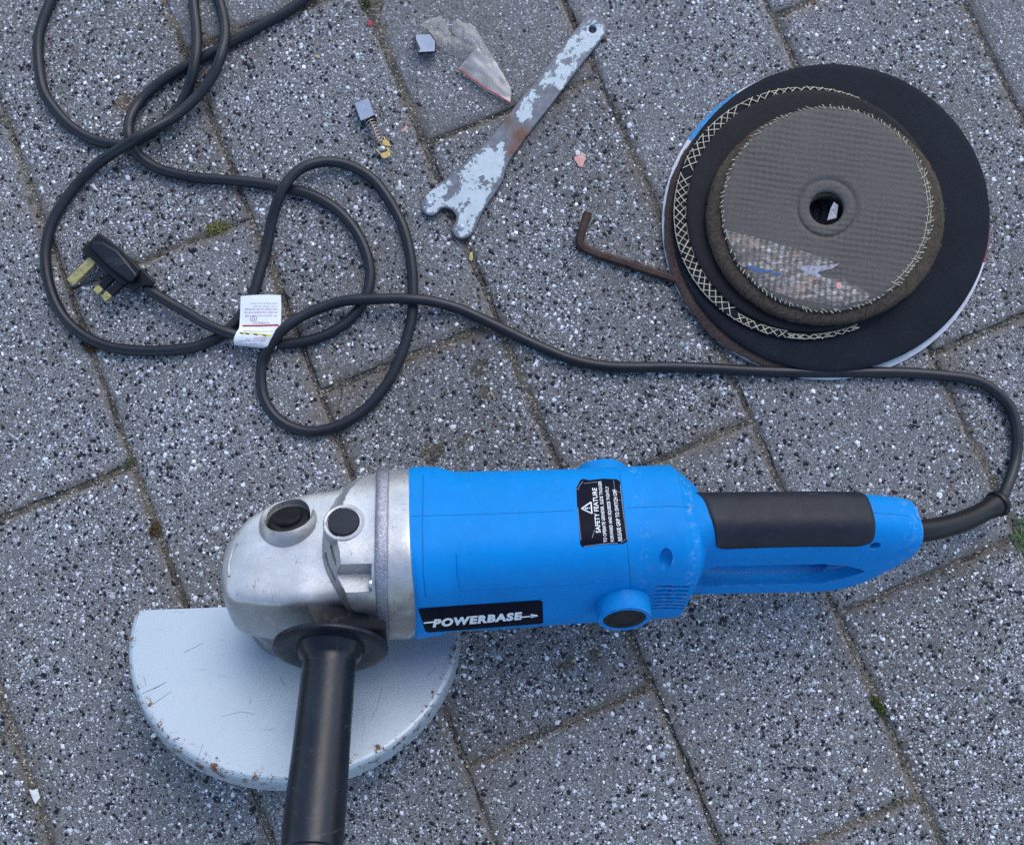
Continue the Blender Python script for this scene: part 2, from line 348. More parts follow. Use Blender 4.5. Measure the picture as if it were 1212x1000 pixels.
M = dict(paver=mat_paver(), chip=mat_chip(), sand=mat_sand(), blue=mat_blue(), alu=mat_alu(), rib=mat_rib(), guard=mat_guard(), spanner=mat_spanner(),
         grip=mat_worn('black_rubber_grip', (.008, .010, .016), (.065, .07, .08), .5, .2, .4),
         black=mat_plain('black_plastic', (.005, .006, .009), .36, 0, .3, 70, .1, 900, .25),
         handle=mat_worn('worn_black_handle_plastic', (.003, .005, .010), (.08, .08, .08), .32, .3, .4),
         cord=mat_worn('black_cord_rubber', (.007, .009, .013), (.05, .053, .058), .38, .32, .35),
         blackpaint=mat_plain('black_sticker', (.002, .003, .012), .45, 0, .3, 120, .1, 900, .06),
         white=mat_plain('white_print', (.72, .75, .78), .5, 0, .12, 300, .05),
         seam=mat_plain('dark_joint_line', (.006, .05, .16), .8, 0, .4, 90, .1),
         scuff=mat_plain('scuffed_edge', (.30, .30, .31), .7, 0, .5, 300, .3),
         cutoff=mat_abrasive('black_cutting_disc', (.004, .006, .010), (.014, .018, .026), .6, 1100, .08, .5),
         smooth=mat_abrasive('dark_grey_disc', (.007, .0075, .009), (.018, .019, .022), .62, 1000, .12, .4),
         brown=mat_abrasive('rusty_brown_disc', (.016, .010, .010), (.075, .048, .042), .85, 450),
         tan=mat_abrasive('worn_brown_disc_edge', (.012, .010, .008), (.085, .063, .045), .85, 420),
         woven=mat_woven(), foil=mat_foil(), film=mat_film(),
         fibre=mat_plain('glass_fibre', (.55, .50, .36), .5, 0, .35, 400, .1),
         dwhite=mat_plain('pale_disc_label', (.50, .53, .58), .45, 0, .15, 150, .05),
         dblue=mat_plain('blue_disc_label', (.01, .24, .58), .4, 0, .5, 500, .05),
         blueline=mat_plain('painted_ridge_shade', (.0, .135, .42), .5, 0, .3, 90, .1, 900, .1), capgrey=mat_worn('grey_cap_plastic', (.035, .038, .042), (.12, .12, .12), .45, .3, .5), steeldark=mat_plain('scratched_bare_steel', (.10, .11, .13), .6, 0, .5, 400, .2), lblue=mat_plain('faded_blue_print', (.03, .12, .30), .5, 0, .7, 600, .2), lgrey=mat_plain('faded_foil', (.26, .28, .33), .4, .2, .6, 400, .4),
         dred=mat_plain('red_disc_label', (.25, .03, .04), .45, 0, .2, 150, .05),
         rust=mat_plain('rusty_steel', (.068, .040, .034), .7, .2, .65, 110, .5, 500),
         brass=mat_plain('brass', (.50, .39, .15), .35, .7, .35, 300, .1),
         dullbrass=mat_plain('dull_brass_pin', (.50, .44, .19), .38, .55, .5, 200, .2),
         carbon=mat_plain('carbon_block', (.035, .038, .045), .45, .1, .3, 200, .3),
         carbontop=mat_plain('pale_carbon_face', (.27, .31, .40), .3, .3, .2, 200, .1),
         copper=mat_plain('copper_braid', (.45, .22, .15), .5, .5, .3, 400, .3),
         steel=mat_plain('bright_steel', (.5, .5, .52), .35, .9, .2, 200, .1),
         tagw=mat_plain('white_tag_film', (.66, .69, .72), .4, 0, .08, 150, .05),
         red=mat_plain('red_print', (.40, .04, .05), .5, 0, .2, 200, .05),
         tredp=mat_plain('pink_lettering', (.36, .20, .30), .6, 0, .3, 900, .05),
         bluep=mat_plain('blue_print', (.02, .06, .5), .5, 0, .2, 200, .05),
         yellow=mat_plain('yellow_print', (.68, .58, .03), .5, 0, .15, 200, .05),
         moss=mat_plain('moss', (.10, .15, .03), .9, 0, .55, 500, .2), mossy=mat_plain('yellow_moss', (.36, .38, .10), .9, 0, .5, 500, .2),
         straw=mat_plain('pale_straw', (.45, .38, .16), .8, 0, .3, 350, .2),
         grass=mat_plain('grass_blade', (.07, .13, .03), .6, 0, .4, 300, .1),
         leaf=mat_plain('dry_leaf', (.16, .10, .05), .8, 0, .5, 300, .3),
         pink=mat_plain('faded_pink_paper', (.62, .33, .29), .8, 0, .3, 350, .2), pale=mat_plain('pale_flake', (.6, .6, .58), .7, 0, .2, 350, .2))
# ------------------------------------------------------------------ paving
TH, GX, GY, GW, GL = 0.41245, -374.119 * S, 451.363 * S, 150.0, 300.5
OFF = {i: (-39.7 if i % 2 == 0 else 196.5) * S for i in range(-6, 10)}
OFF.update({-1: -276.35 * S, 0: -39.45 * S, 1: 194.9 * S, 2: -44.6 * S, 3: 200.5 * S, 4: -35.0 * S})
ct, st = cos(TH), sin(TH)
def ab2w(a, b): return ct * a - st * b, st * a + ct * b
def fbm(x, y, s, seed=0.0):
    """cheap smooth noise on arrays"""
    r = np.zeros_like(x)
    for k, (fx, fy, ph, am) in enumerate([(1, .3, .4, 1), (-.5, 1.1, 2.1, 1), (1.9, -1.3, 4.4, .55), (1.1, 2.4, .9, .5), (3.7, 1.9, 5.2, .3), (-2.2, 4.1, 1.7, .28)]):
        r += am * np.sin((x * fx + y * fy) * s + ph + seed * (1.3 + k))
    return r / 2.2
pav = bpy.data.objects.new('pavement', None); COL.objects.link(pav); pav['kind'] = 'structure'; ORG['pavement'] = np.zeros(3)
XB, YB = 760, 660
PAL = [((.62, .66, .72), .17), ((.38, .41, .46), .20), ((.20, .21, .23), .22), ((.006, .007, .011), .39), ((.30, .27, .22), .04), ((.85, .88, .92), .04)]
def chips_mesh(name, A, B, Z, R, parent, palw=None, jitter=1.0):
    n = len(A); k = 5
    w = np.array([p[1] for p in PAL]) if palw is None else np.array(palw); w = w / w.sum(); ci = RNG.choice(len(PAL), n, p=w)
    if palw is None or jitter == 1.0: R = R * np.where(ci == 3, 1.15, 1.0)
    ang = (np.arange(k)[None] + RNG.uniform(-.3, .3, (n, k))) * (2 * pi / k) + RNG.uniform(0, 6.28, (n, 1))
    rr = R[:, None] * RNG.uniform(.72, 1.2, (n, k)); el = RNG.uniform(.62, 1.0, (n, 1)); ro = RNG.uniform(0, pi, (n, 1))
    x, y = rr * np.cos(ang), rr * np.sin(ang) * el; x, y = x * np.cos(ro) - y * np.sin(ro), x * np.sin(ro) + y * np.cos(ro)
    tx, ty = RNG.normal(0, .07, (n, 1)), RNG.normal(0, .07, (n, 1)); h = R[:, None] * RNG.uniform(.02, .14, (n, 1)) * jitter
    V = np.empty((n, 2 * k, 3)); wx, wy = ab2w(A, B)
    V[:, :k, 0] = wx[:, None] + x; V[:, :k, 1] = wy[:, None] + y; V[:, :k, 2] = Z[:, None] - .35
    V[:, k:, 0] = wx[:, None] + x * .74; V[:, k:, 1] = wy[:, None] + y * .74; V[:, k:, 2] = Z[:, None] + h + x * tx + y * ty
    base = (np.arange(n) * 2 * k)[:, None]
    quads = np.stack([base + np.arange(k), base + (np.arange(k) + 1) % k, base + k + (np.arange(k) + 1) % k, base + k + np.arange(k)], -1).reshape(-1, 4)
    tops = base + k + np.arange(k)[None]
    me = bpy.data.meshes.new(name); me.vertices.add(n * 2 * k); me.vertices.foreach_set('co', ((V.reshape(-1, 3) - ORG[parent.name]) * MM).ravel())
    loops = np.concatenate([quads.ravel(), tops.ravel()]); me.loops.add(len(loops)); me.loops.foreach_set('vertex_index', loops.astype(np.int32))
    npoly = len(quads) + n; me.polygons.add(npoly)
    ls = np.concatenate([np.arange(len(quads)) * 4, len(quads) * 4 + np.arange(n) * k]); me.polygons.foreach_set('loop_start', ls.astype(np.int32))
    me.update(calc_edges=True); me.materials.append(M['chip'])
    c = np.array([p[0] for p in PAL])[ci] * RNG.uniform(.7, 1.15, (n, 1)); c = np.clip(c, 0, .92)
    col = np.ones((n, 2 * k, 4)); col[:, :, :3] = c[:, None]
    a = me.attributes.new('tint', 'FLOAT_COLOR', 'POINT'); a.data.foreach_set('color', col.astype(np.float32).ravel())
    a = me.attributes.new('rough', 'FLOAT', 'POINT'); a.data.foreach_set('value', np.repeat(RNG.uniform(.25, .75, n), 2 * k).astype(np.float32))
    o = bpy.data.objects.new(name, me); COL.objects.link(o); o.parent = parent; o['kind'] = 'stuff'; ORG[o.name] = ORG[parent.name]; return o
HALF = 1.7
def paver(i, k):
    a0, a1 = GX + i * GW, GX + (i + 1) * GW; b1 = GY - OFF[i] - k * GL; b0 = b1 - GL
    ca, cb = (a0 + a1) / 2, (b0 + b1) / 2; wx, wy = ab2w(ca, cb)
    if abs(wx) > XB + 120 or abs(wy) > YB + 130: return
    seed = i * 3.7 + k * 1.9; near = abs(wx) < 500 and abs(wy) < 450
    rnd = random.Random(i * 31 + k * 7); dz = rnd.uniform(-.6, .3); ta, tb = rnd.uniform(-.006, .006), rnd.uniform(-.003, .003)
    wid = rnd.uniform(-.7, 1.3)
    na, nb = (48, 90) if near else (16, 26)
    ga, gb = np.meshgrid(np.linspace(0, 1, na + 1), np.linspace(0, 1, nb + 1), indexing='ij')
    sq = lambda g: .5 - .5 * np.cos(pi * g) * (1 - .35 * np.sin(pi * g) ** 2)     # denser towards the edges
    ga, gb = sq(ga), sq(gb)
    h = HALF + wid
    A = a0 + h + ga * (GW - 2 * h); B = b0 + h + gb * (GL - 2 * h)
    # ragged edges
    ja = fbm(B, B * .3, .11, seed) * .9 + fbm(B, B * .7, .5, seed) * .35; jb = fbm(A, A * .4, .13, seed + 5) * .9
    A = A + ja * (1 - 2 * ga) * np.where(np.abs(ga - .5) > .42, 1, 0); B = B + jb * (1 - 2 * gb) * np.where(np.abs(gb - .5) > .45, 1, 0)
    def hz(A, B):
        d = np.minimum(np.minimum(A - a0, a1 - A), np.minimum(B - b0, b1 - B)) - h
        q = np.clip((5.5 - d + fbm(A, B, .35, seed) * 1.0) / 5.5, 0, 1.3)
        return dz + (A - ca) * ta + (B - cb) * tb + fbm(A, B, .05, seed) * .22 - 1.9 * q ** 2.2
    Z = hz(A, B); X, Y = ab2w(A, B)
    V = np.stack([X, Y, Z], -1).reshape(-1, 3); m = nb + 1
    Fc = [(p * m + q, (p + 1) * m + q, (p + 1) * m + q + 1, p * m + q + 1) for p in range(na) for q in range(nb)]
    ring = [p * m for p in range(na + 1)] + [na * m + q for q in range(1, m)] + [p * m + nb for p in range(na - 1, -1, -1)] + [q for q in range(nb - 1, 0, -1)]
    low = V[ring].copy(); low[:, 2] = -22; n0 = len(V); V = np.vstack([V, low]); R = len(ring)
    Fc += [(ring[(t + 1) % R], ring[t], n0 + t, n0 + (t + 1) % R) for t in range(R)]
    o = mk('paver', V, Fc, M['paver'], pav, angle=70)
    d = np.minimum(np.minimum(A - a0, a1 - A), np.minimum(B - b0, b1 - B)) - h
    e = np.clip(1 - d / (9 + 6 * fbm(A, B, .03, seed + 2)), 0, 1) ** 1.4
    # sand spread over the surface at the few places where the photograph shows it
    for (sx, sy, sr, am) in SPREAD: e = e + am * np.exp(-((X - sx) ** 2 + (Y - sy) ** 2) / sr ** 2)
    attr(o, 'edge', np.concatenate([np.clip(e, 0, 1).ravel(), np.ones(R)]))
    # chips
    dens = .225 if near else .015; tone = rnd.uniform(-1, 1); dens *= 1 + .22 * tone
    n = int(GW * GL * dens); a = RNG.uniform(a0 + h + .3, a1 - h - .3, n); b = RNG.uniform(b0 + h + .3, b1 - h - .3, n)
    dd = np.minimum(np.minimum(a - a0, a1 - a), np.minimum(b - b0, b1 - b)) - h
    keep = RNG.uniform(0, 1, n) < np.clip(.45 + dd / 12, 0, 1) * np.clip(.85 + .35 * fbm(a, b, .035, seed + 9), .4, 1)
    x_, y_ = ab2w(a, b)
    for (sx, sy, sr, am) in SPREAD: keep &= RNG.uniform(0, 1, n) > .75 * am * np.exp(-((x_ - sx) ** 2 + (y_ - sy) ** 2) / sr ** 2)
    a, b = a[keep], b[keep]; n = len(a)
    r = np.clip(RNG.lognormal(-.05, .42, n), .42, 2.7)
    big = RNG.uniform(0, 1, n) < .03; r[big] = RNG.uniform(1.6, 2.4, big.sum())
    w = [p[1] for p in PAL]; w[0] *= 1 + .2 * tone; w[3] *= 1 - .15 * tone
    chips_mesh('aggregate', a, b, hz(a, b), r, o, w)
SPREAD = []
for (x, y, r, am) in [(400, 452, 30, .8), (560, 400, 26, .4), (640, 125, 28, .7), (745, 200, 22, .4), (270, 270, 22, .5), (1120, 420, 30, .5), (1050, 915, 26, .4), (575, 905, 24, .6),
                      (680, 470, 14, .3), (20, 260, 20, .5), (500, 15, 20, .4), (760, 805, 22, .3), (545, 345, 18, .6), (100, 405, 12, .5), (300, 60, 20, .5), (850, 510, 20, .4)]:
    p = P(x, y); SPREAD.append((p[0], p[1], r, am))
for i in range(-6, 10):
    for k in range(-6, 8): 
        if i in OFF: paver(i, k)
# sand bed that fills the joints
gx, gy = np.meshgrid(np.arange(-900, 901, 4.0), np.arange(-800, 801, 4.0), indexing='ij')
gz = -2.5 + 1.4 * fbm(gx, gy, .03, 1.0) + .8 * fbm(gx, gy, .22, 3.0)
V = np.stack([gx, gy, gz], -1).reshape(-1, 3); ny = gx.shape[1]; nx = gx.shape[0]
Fc = [(p * ny + q, (p + 1) * ny + q, (p + 1) * ny + q + 1, p * ny + q + 1) for p in range(nx - 1) for q in range(ny - 1)]
o = mk('joint_sand', V, Fc, M['sand'], angle=0, origin=(0, 0, 0)); tag(o, kind='structure')
V, Fc = boxv((0, 0, -40), (6000, 0, 0), (0, 6000, 0), (0, 0, 12)); o = mk('ground', V, Fc, M['sand'], smooth=False, origin=(0, 0, 0)); tag(o, kind='structure')
# loose grit lying in the joints
n = 16000; ii = RNG.integers(-3, 7, n); aa = GX + ii * GW + RNG.normal(0, 2.6, n); bb = RNG.uniform(-620, 620, n)
m2 = 9000; i2 = RNG.integers(-3, 7, m2); k2 = RNG.integers(-4, 5, m2); offs = np.array([OFF[int(q)] for q in i2])
aa = np.concatenate([aa, GX + (i2 + RNG.uniform(0, 1, m2)) * GW]); bb = np.concatenate([bb, GY - offs - k2 * GL + RNG.normal(0, 2.6, m2)])
gzz = -1.5 + RNG.uniform(-1.2, .5, n + m2); wx, wy = ab2w(aa, bb); kp = (np.abs(wx) < 520) & (np.abs(wy) < 450)
par = bpy.data.objects['joint_sand']
chips_mesh('joint_grit', aa[kp], bb[kp], gzz[kp], np.clip(RNG.lognormal(-.75, .35, kp.sum()), .25, 1.2), par, [.07, .13, .40, .10, .28, .02], 2.0)
# ------------------------------------------------------------------ angle grinder: its own frame
H1, H2, ROLL = 98.0, 56.0, radians(29)
A0 = P(352, 657, H1); A1 = P(1083, 646, H2)
EX = (A1 - A0) / np.linalg.norm(A1 - A0)
ey0 = np.cross([0, 0, 1.0], EX); ey0 /= np.linalg.norm(ey0); ez0 = np.cross(EX, ey0)
EZ = cos(ROLL) * ez0 + sin(ROLL) * ey0; EY = cos(ROLL) * ey0 - sin(ROLL) * ez0
def L(x, y, z): return A0 + EX * x + EY * y + EZ * z
def LL(a): a = np.asarray(a, float); return A0 + a[:, :1] * EX + a[:, 1:2] * EY + a[:, 2:] * EZ
def toL(p): d = np.asarray(p) - A0; return np.array([d @ EX, d @ EY, d @ EZ])
def XP(px, z=0):
    lo, hi = -150, 600
    for _ in range(40):
        mid = (lo + hi) / 2
        if proj(L(mid, 0, z))[0] < px: lo = mid
        else: hi = mid
    return lo
def sec(px, yt, yb, cz=0.0, rz=None, ratio=1.0, n=2.7):
    """section whose silhouette runs from row yt to row yb of the photograph"""
    X = XP(px); ry, cy = 50.0, 0.0
    for _ in range(12):
        z = rz if rz else ry * ratio; th = np.linspace(0, 2 * pi, 72)
        yy = cy + ry * np.sign(np.cos(th)) * np.abs(np.cos(th)) ** (2 / n); zz = cz + z * np.sign(np.sin(th)) * np.abs(np.sin(th)) ** (2 / n)
        v = [proj(L(X, a, b))[1] for a, b in zip(yy, zz)]; mi, ma = min(v), max(v); k = .55
        ry += ((yb - yt) - (ma - mi)) * .5 * k * .9; ry = max(ry, 3); cy -= ((yb + yt) - (ma + mi)) * .5 * k
    return (X, ry, cy, rz if rz else ry * ratio, cz, n)
def loft(secs, n=72, step=3.0, cap0=True, cap1=True, straight=1e9):
    secs = sorted(secs, key=lambda s: s[0]); a = np.array(secs); xs = np.unique(np.concatenate([np.arange(a[0, 0], a[-1, 0], step), a[:, 0]]))
    xs = xs[np.concatenate([[True], np.diff(xs) > .25])]; cols = [np.where(xs > straight, np.interp(xs, a[:, 0], a[:, j]), pchip(a[:, 0], a[:, j], xs)) for j in range(1, 6)]; V = []
    th = np.linspace(0, 2 * pi, n, endpoint=False)
    for X, ry, cy, rz, cz, e in zip(xs, *cols):
        y = cy + ry * np.sign(np.cos(th)) * np.abs(np.cos(th)) ** (2 / e); z = cz + rz * np.sign(np.sin(th)) * np.abs(np.sin(th)) ** (2 / e)
        V += [L(X, p, q) for p, q in zip(y, z)]
    m = len(xs); Fc = [(i * n + k, i * n + (k + 1) % n, (i + 1) * n + (k + 1) % n, (i + 1) * n + k) for i in range(m - 1) for k in range(n)]
    Fc = [f[::-1] for f in Fc]
    if cap0: Fc.append(tuple(range(n)))
    if cap1: Fc.append(tuple((m - 1) * n + k for k in range(n))[::-1])
    return V, Fc
G = root('angle_grinder', 'large blue and silver angle grinder with half-round guard and long black power cord', 'angle grinder', (A0[0], A0[1], 0))
# motor housing
hs = [sec(x, a, b, rz=55.5, n=3.1) for x, a, b in ((484, 555, 754), (490, 552.5, 756), (518, 553, 752), (538, 558, 747), (600, 557, 744), (670, 555, 739), (741, 552, 735), (787.5, 550.5, 732))]
hs += [sec(804, 563, 730, rz=50, n=3.0), sec(817, 574, 707, rz=42, n=2.9), sec(822, 583, 686, rz=32, n=2.7)]
V, Fc = loft(hs, 96, 2.5, straight=XP(787.3))
def lip(V, xa_, xb_, amt):
    out = []
    for p in V:
        x, y, z = toL(p); f = min(1, max(0, (xb_ - x) / (xb_ - xa_))); out.append(L(x + f * amt * max(0, -y / 56) ** 2, y, z))
    return out
V = lip(V, XP(484), XP(540), 4.5)
housing = mk('motor_housing', V, Fc, M['blue'], G, angle=20)
HBV = bvh(housing)
def cast(px, py, bv=None):
    d = Vector(raydir(px, py)).normalized(); hit = (bv or HBV).ray_cast(Vector(CPOS), d)
    return None if hit[0] is None else (np.array(hit[0]), np.array(hit[1]))
def nrm_out(n, px, py):
    d = raydir(px, py); return n if np.dot(n, d) < 0 else -n
def put(px, py, off=.3, bv=None):
    h = cast(px, py, bv)
    if h is None: h = cast(px, py - 4, bv) or cast(px, py + 4, bv)
    p, n = h; return p + nrm_out(n, px, py) * off
cut = []
def ell(c, ax, ay, az, n=28, m=14):
    V = [];
    for i in range(1, m):
        for k in range(n):
            f = pi * i / m; a = 2 * pi * k / n; V.append(c + ax * (sin(f) * cos(a)) + ay * (sin(f) * sin(a)) + az * cos(f))
    V.append(c + az); V.append(c - az); t = len(V) - 2
    Fc = [(i * n + k, (i + 1) * n + k, (i + 1) * n + (k + 1) % n, i * n + (k + 1) % n) for i in range(m - 2) for k in range(n)]
    Fc += [(t, k, (k + 1) % n) for k in range(n)] + [(t + 1, (m - 2) * n + (k + 1) % n, (m - 2) * n + k) for k in range(n)]
    return V, Fc
p, nn = cast(788, 662); cut.append(ell(p - nrm_out(nn, 788, 662) * .5, EX * 4.6, EZ * 0 + np.cross(EX, nrm_out(nn, 788, 662)) * 7.8, nrm_out(nn, 788, 662) * 5))
for q in range(7):
    y0 = 694 + q * 5.0 - q * q * .12
    for xm, hl in ((785.5 - q * .8, 5.6), (803.5 - q * 1.0, 6.8)):
        h = cast(xm, y0)
        if h is None: continue
        p, nn = h; nn = nrm_out(nn, xm, y0); tz = np.cross(EX, nn); tz /= np.linalg.norm(tz); X2 = np.cross(nn, tz)
        cut.append(boxv(p - nn * .6, -X2 * hl, tz * 1.0, nn * 2.6))
boolean(housing, cut)
wv = world_verts(housing); lv = np.array([toL(p) for p in wv]); Xe = XP(797)
attr(housing, 'wear', np.clip(1.0 * np.exp(-((lv[:, 0] - Xe) / 3.0) ** 2) * (lv[:, 2] > -10) + .55 * np.exp(-((lv[:, 0] - XP(741)) / 3) ** 2) + .04, 0, 1))
# seams
def line_strip(pts_px, w, bv, off=.12):
    pts_px = [q for q in pts_px if cast(*q, bv) is not None]; C = [put(x, y, off, bv) for x, y in pts_px]; V, Fc = [], []
    for i, c in enumerate(C):
        t = C[min(i + 1, len(C) - 1)] - C[max(i - 1, 0)]; d = raydir(*pts_px[i]); s = np.cross(t, d); s /= np.linalg.norm(s)
        V += [c - s * w / 2, c + s * w / 2]
    return V, [(2 * i, 2 * i + 1, 2 * i + 3, 2 * i + 2) for i in range(len(C) - 1)]
def lerp_px(pts, n):
    pts = np.asarray(pts, float); d = np.concatenate([[0], np.cumsum(np.linalg.norm(np.diff(pts, axis=0), axis=1))]); t = np.linspace(0, d[-1], n)
    return list(zip(np.interp(t, d, pts[:, 0]), np.interp(t, d, pts[:, 1])))
HB2 = bvh(housing)
for pts, w in (([(487, 611), (560, 609), (640, 606), (680, 604)], .3), ([(742, 601), (796, 599), (812, 600), (831, 603)], .35), ([(733, 553), (738, 600), (743, 650), (747, 700)], .35)):
    V, Fc = line_strip(lerp_px(pts, 40), w, HB2, .06); mk('seam', V, Fc, M['seam'], housing, smooth=False)
for pts, w in (([(545, 697), (600, 694), (680, 690), (738, 686)], .8), ([(545, 697), (541, 680), (540, 655)], .6), ([(501, 562), (500, 620), (501, 680), (504, 706)], .7)):
    V, Fc = line_strip(lerp_px(pts, 40), w, HB2, .14); mk('ridge_shade_line', V, Fc, M['blueline'], housing, smooth=False)  # flat darker strips: shade of the housing ridges painted on, not modelled
# edge lip between metal and plastic
# labels
def quadmap(q):
    (x0, y0), (x1, y1), (x2, y2), (x3, y3) = q      # tl, tr, br, bl
    return lambda u, v: ((1 - v) * ((1 - u) * x0 + u * x1) + v * ((1 - u) * x3 + u * x2), (1 - v) * ((1 - u) * y0 + u * y1) + v * ((1 - u) * y3 + u * y2))
def decal(name, poly_uv, q, off, bv, mat, parent, nu=24, nv=16):
    """sticker: grid clipped to a polygon in uv"""
    f = quadmap(q); V, idx, Fc = [], {}, []
    def inside(u, v):
        c = False; n = len(poly_uv)
        for i in range(n):
            (a, b), (c2, d2) = poly_uv[i], poly_uv[(i + 1) % n]
            if (b > v) != (d2 > v) and u < (c2 - a) * (v - b) / (d2 - b) + a: c = not c
        return c
    bm = bmesh.new()
    vs = [bm.verts.new((u, v, 0)) for u, v in poly_uv]; bm.faces.new(vs)
    for k in range(1, nu): bmesh.ops.bisect_plane(bm, geom=bm.verts[:] + bm.edges[:] + bm.faces[:], plane_co=(k / nu, 0, 0), plane_no=(1, 0, 0))
    for k in range(1, nv): bmesh.ops.bisect_plane(bm, geom=bm.verts[:] + bm.edges[:] + bm.faces[:], plane_co=(0, k / nv, 0), plane_no=(0, 1, 0))
    bm.verts.index_update()
    V = [put(*f(v.co.x, v.co.y), off, bv) for v in bm.verts]; Fc = [[v.index for v in fc.verts] for fc in bm.faces]; bm.free()
    return mk(name, V, Fc, mat, parent, angle=0)
def text_mesh(s, offset=0.0, shear=0.0, space=1.02):
    cu = bpy.data.curves.new('t', 'FONT'); cu.body = s; cu.offset = offset; cu.shear = shear; cu.resolution_u = 3; cu.space_character = space
    o = bpy.data.objects.new('t', cu); COL.objects.link(o); bpy.context.view_layer.update()
    me = bpy.data.meshes.new_from_object(o.evaluated_get(bpy.context.evaluated_depsgraph_get()))
    V = np.array([v.co[:2] for v in me.vertices]); Fc = [tuple(p.vertices) for p in me.polygons]
    bpy.data.objects.remove(o); bpy.data.curves.remove(cu); bpy.data.meshes.remove(me)
    V -= V.min(0); V /= V.max(0); return V, Fc
def text_decal(name, s, q, off, bv, mat, parent, offset=0.0, shear=0.0, space=1.02):
    """lettering laid on a surface; q = corners (start-top, end-top, end-bottom, start-bottom)"""
    V, Fc = text_mesh(s, offset, shear, space); f = quadmap(q); W = [put(*f(u, 1 - v), off, bv) for u, v in V]
    return mk(name, W, Fc, mat, parent, smooth=False)
SQ = [(681.5, 567), (733.5, 566.5), (742.5, 643), (687, 647.5)]
lab = decal('safety_label', [(0, .13), (.03, .10), (.10, .02), (.16, .0), (.3, .02), (.62, .0), (.93, .01), (1, .05), (.99, .4), (1, .97), (.9, 1), (.5, .985), (.04, 1), (.0, .95), (.01, .6), (-.01, .4)], SQ, .25, HB2, M['blackpaint'], housing, 20, 24)
fq = quadmap(SQ)
def sq_text(s, u0, u1, v0, v1, **k):   # reads upward: start at bottom (v1), top of letters towards left (u0)
    text_decal('lettering', s, [fq(u0, v1), fq(u0, v0), fq(u1, v0), fq(u1, v1)], .5, HB2, M['white'], housing, **k)
sq_text('SAFETY FEATURE', .35, .455, .14, .81, offset=.012)
sq_text('TO OPERATE GRINDER, SLIDE TRIGGER', .50, .585, .04, .955, offset=.01)
sq_text('FORWARD AND SQUEEZE TIGHTLY', .65, .735, .12, .955, offset=.01)
sq_text('RELEASE GRIP TO SWITCH OFF', .81, .895, .17, .955, offset=.01)
def strokes(name, segs, w, bv, mat, parent, off=.5):
    parts = [line_strip(lerp_px(s, 8), w, bv, off) for s in segs]; V, Fc = merge(*parts); return mk(name, V, Fc, mat, parent, smooth=False)
tri = [fq(.08, .44), fq(.30, .35), fq(.30, .52), fq(.08, .44)]
strokes('warning_triangle', [tri[:2], tri[1:3], tri[2:]], .75, HB2, M['white'], housing)
strokes('exclamation_mark', [[fq(.15, .44), fq(.23, .437)], [fq(.255, .436), fq(.275, .435)]], .9, HB2, M['white'], housing)
strokes('sticker_wear', [[fq(-.005, .14), fq(.04, .17), fq(.06, .11), (690, 570)], [fq(0.0, .42), fq(.02, .9)], [fq(.99, .1), fq(.985, .45), fq(1, .96), fq(.86, .985)], [fq(.26, .88), fq(.33, .76)],
                         [fq(.18, .07), fq(.5, .05)], [fq(.8, .33), fq(1, .34)], [fq(.8, .18), fq(1, .22)], [fq(.85, .03), fq(.86, .2)], [fq(.07, .99), fq(.5, .975), fq(.8, .985)]], .28, HB2, M['scuff'], housing, .42)
PQ = [(495, 719.5), (642, 709.5), (643, 737.5), (501, 748.5)]
decal('brand_label', [(0, .05), (.01, 0), (.98, 0), (1, .08), (1, .96), (.98, 1), (.04, 1), (.02, .95)], PQ, .25, HB2, M['blackpaint'], housing, 30, 10)
fp = quadmap(PQ)
text_decal('lettering', 'POWERBASE', [fp(.10, .46), fp(.83, .42), fp(.83, .75), fp(.085, .80)], .5, HB2, M['white'], housing, offset=.058, space=1.16, shear=.12)
strokes('arrow_line', [[fp(.02, .58), fp(.11, .565)]], 1.0, HB2, M['white'], housing)
strokes('arrow_line', [[fp(.81, .64), fp(.95, .62)]], 1.0, HB2, M['white'], housing)
strokes('arrow_head', [[fp(.90, .56), fp(.955, .62)], [fp(.90, .68), fp(.955, .62)], [fp(.905, .62), fp(.95, .62)]], 1.0, HB2, M['white'], housing)
# brush caps
Xc = XP(724)
for sgn in (-1, 1):
    c = L(Xc + (2 if sgn < 0 else -1), sgn * (30.5 if sgn < 0 else 39.8), 1.5 if sgn < 0 else 2); ax = EY * sgn
    KR = .88 if sgn < 0 else 1.0; pr = [(q * KR, h) for q, h in [(21, 0), (20.5, 14), (20, 19.5), (19.2, 21), (16.3, 21.3), (15.8, 20.6)]]
    V, Fc = lathe(pr, c, ax, 56, u=EX, caps=False); bc = mk('brush_housing', V, Fc, M['blue'], G, angle=40)
    attr(bc, 'wear', [.12] * len(bc.data.vertices))
    V, Fc = lathe([(q * KR, h) for q, h in [(15.8, 20.2), (15.6, 20.8), (12.4, 20.8), (11.8, 20.2), (11.2, 19.4), (5, 19.2), (.4, 19.2)]], c, ax, 48, u=EX); cap = mk('brush_cap', V, Fc, M['black'], bc, angle=30)
    V, Fc = boxv(c + ax * 19.5, EX * 5.0 * KR + EZ * 2.0, EZ * .7, ax * .5); mk('screw_slot', V, Fc, M['black'], bc, smooth=False)
    V, Fc = lathe([(10.8 * KR, 19.0), (10.6 * KR, 19.55), (.3, 19.6)], c, ax, 40, u=EX); mk('cap_face', V, Fc, M['capgrey'], bc, angle=30)
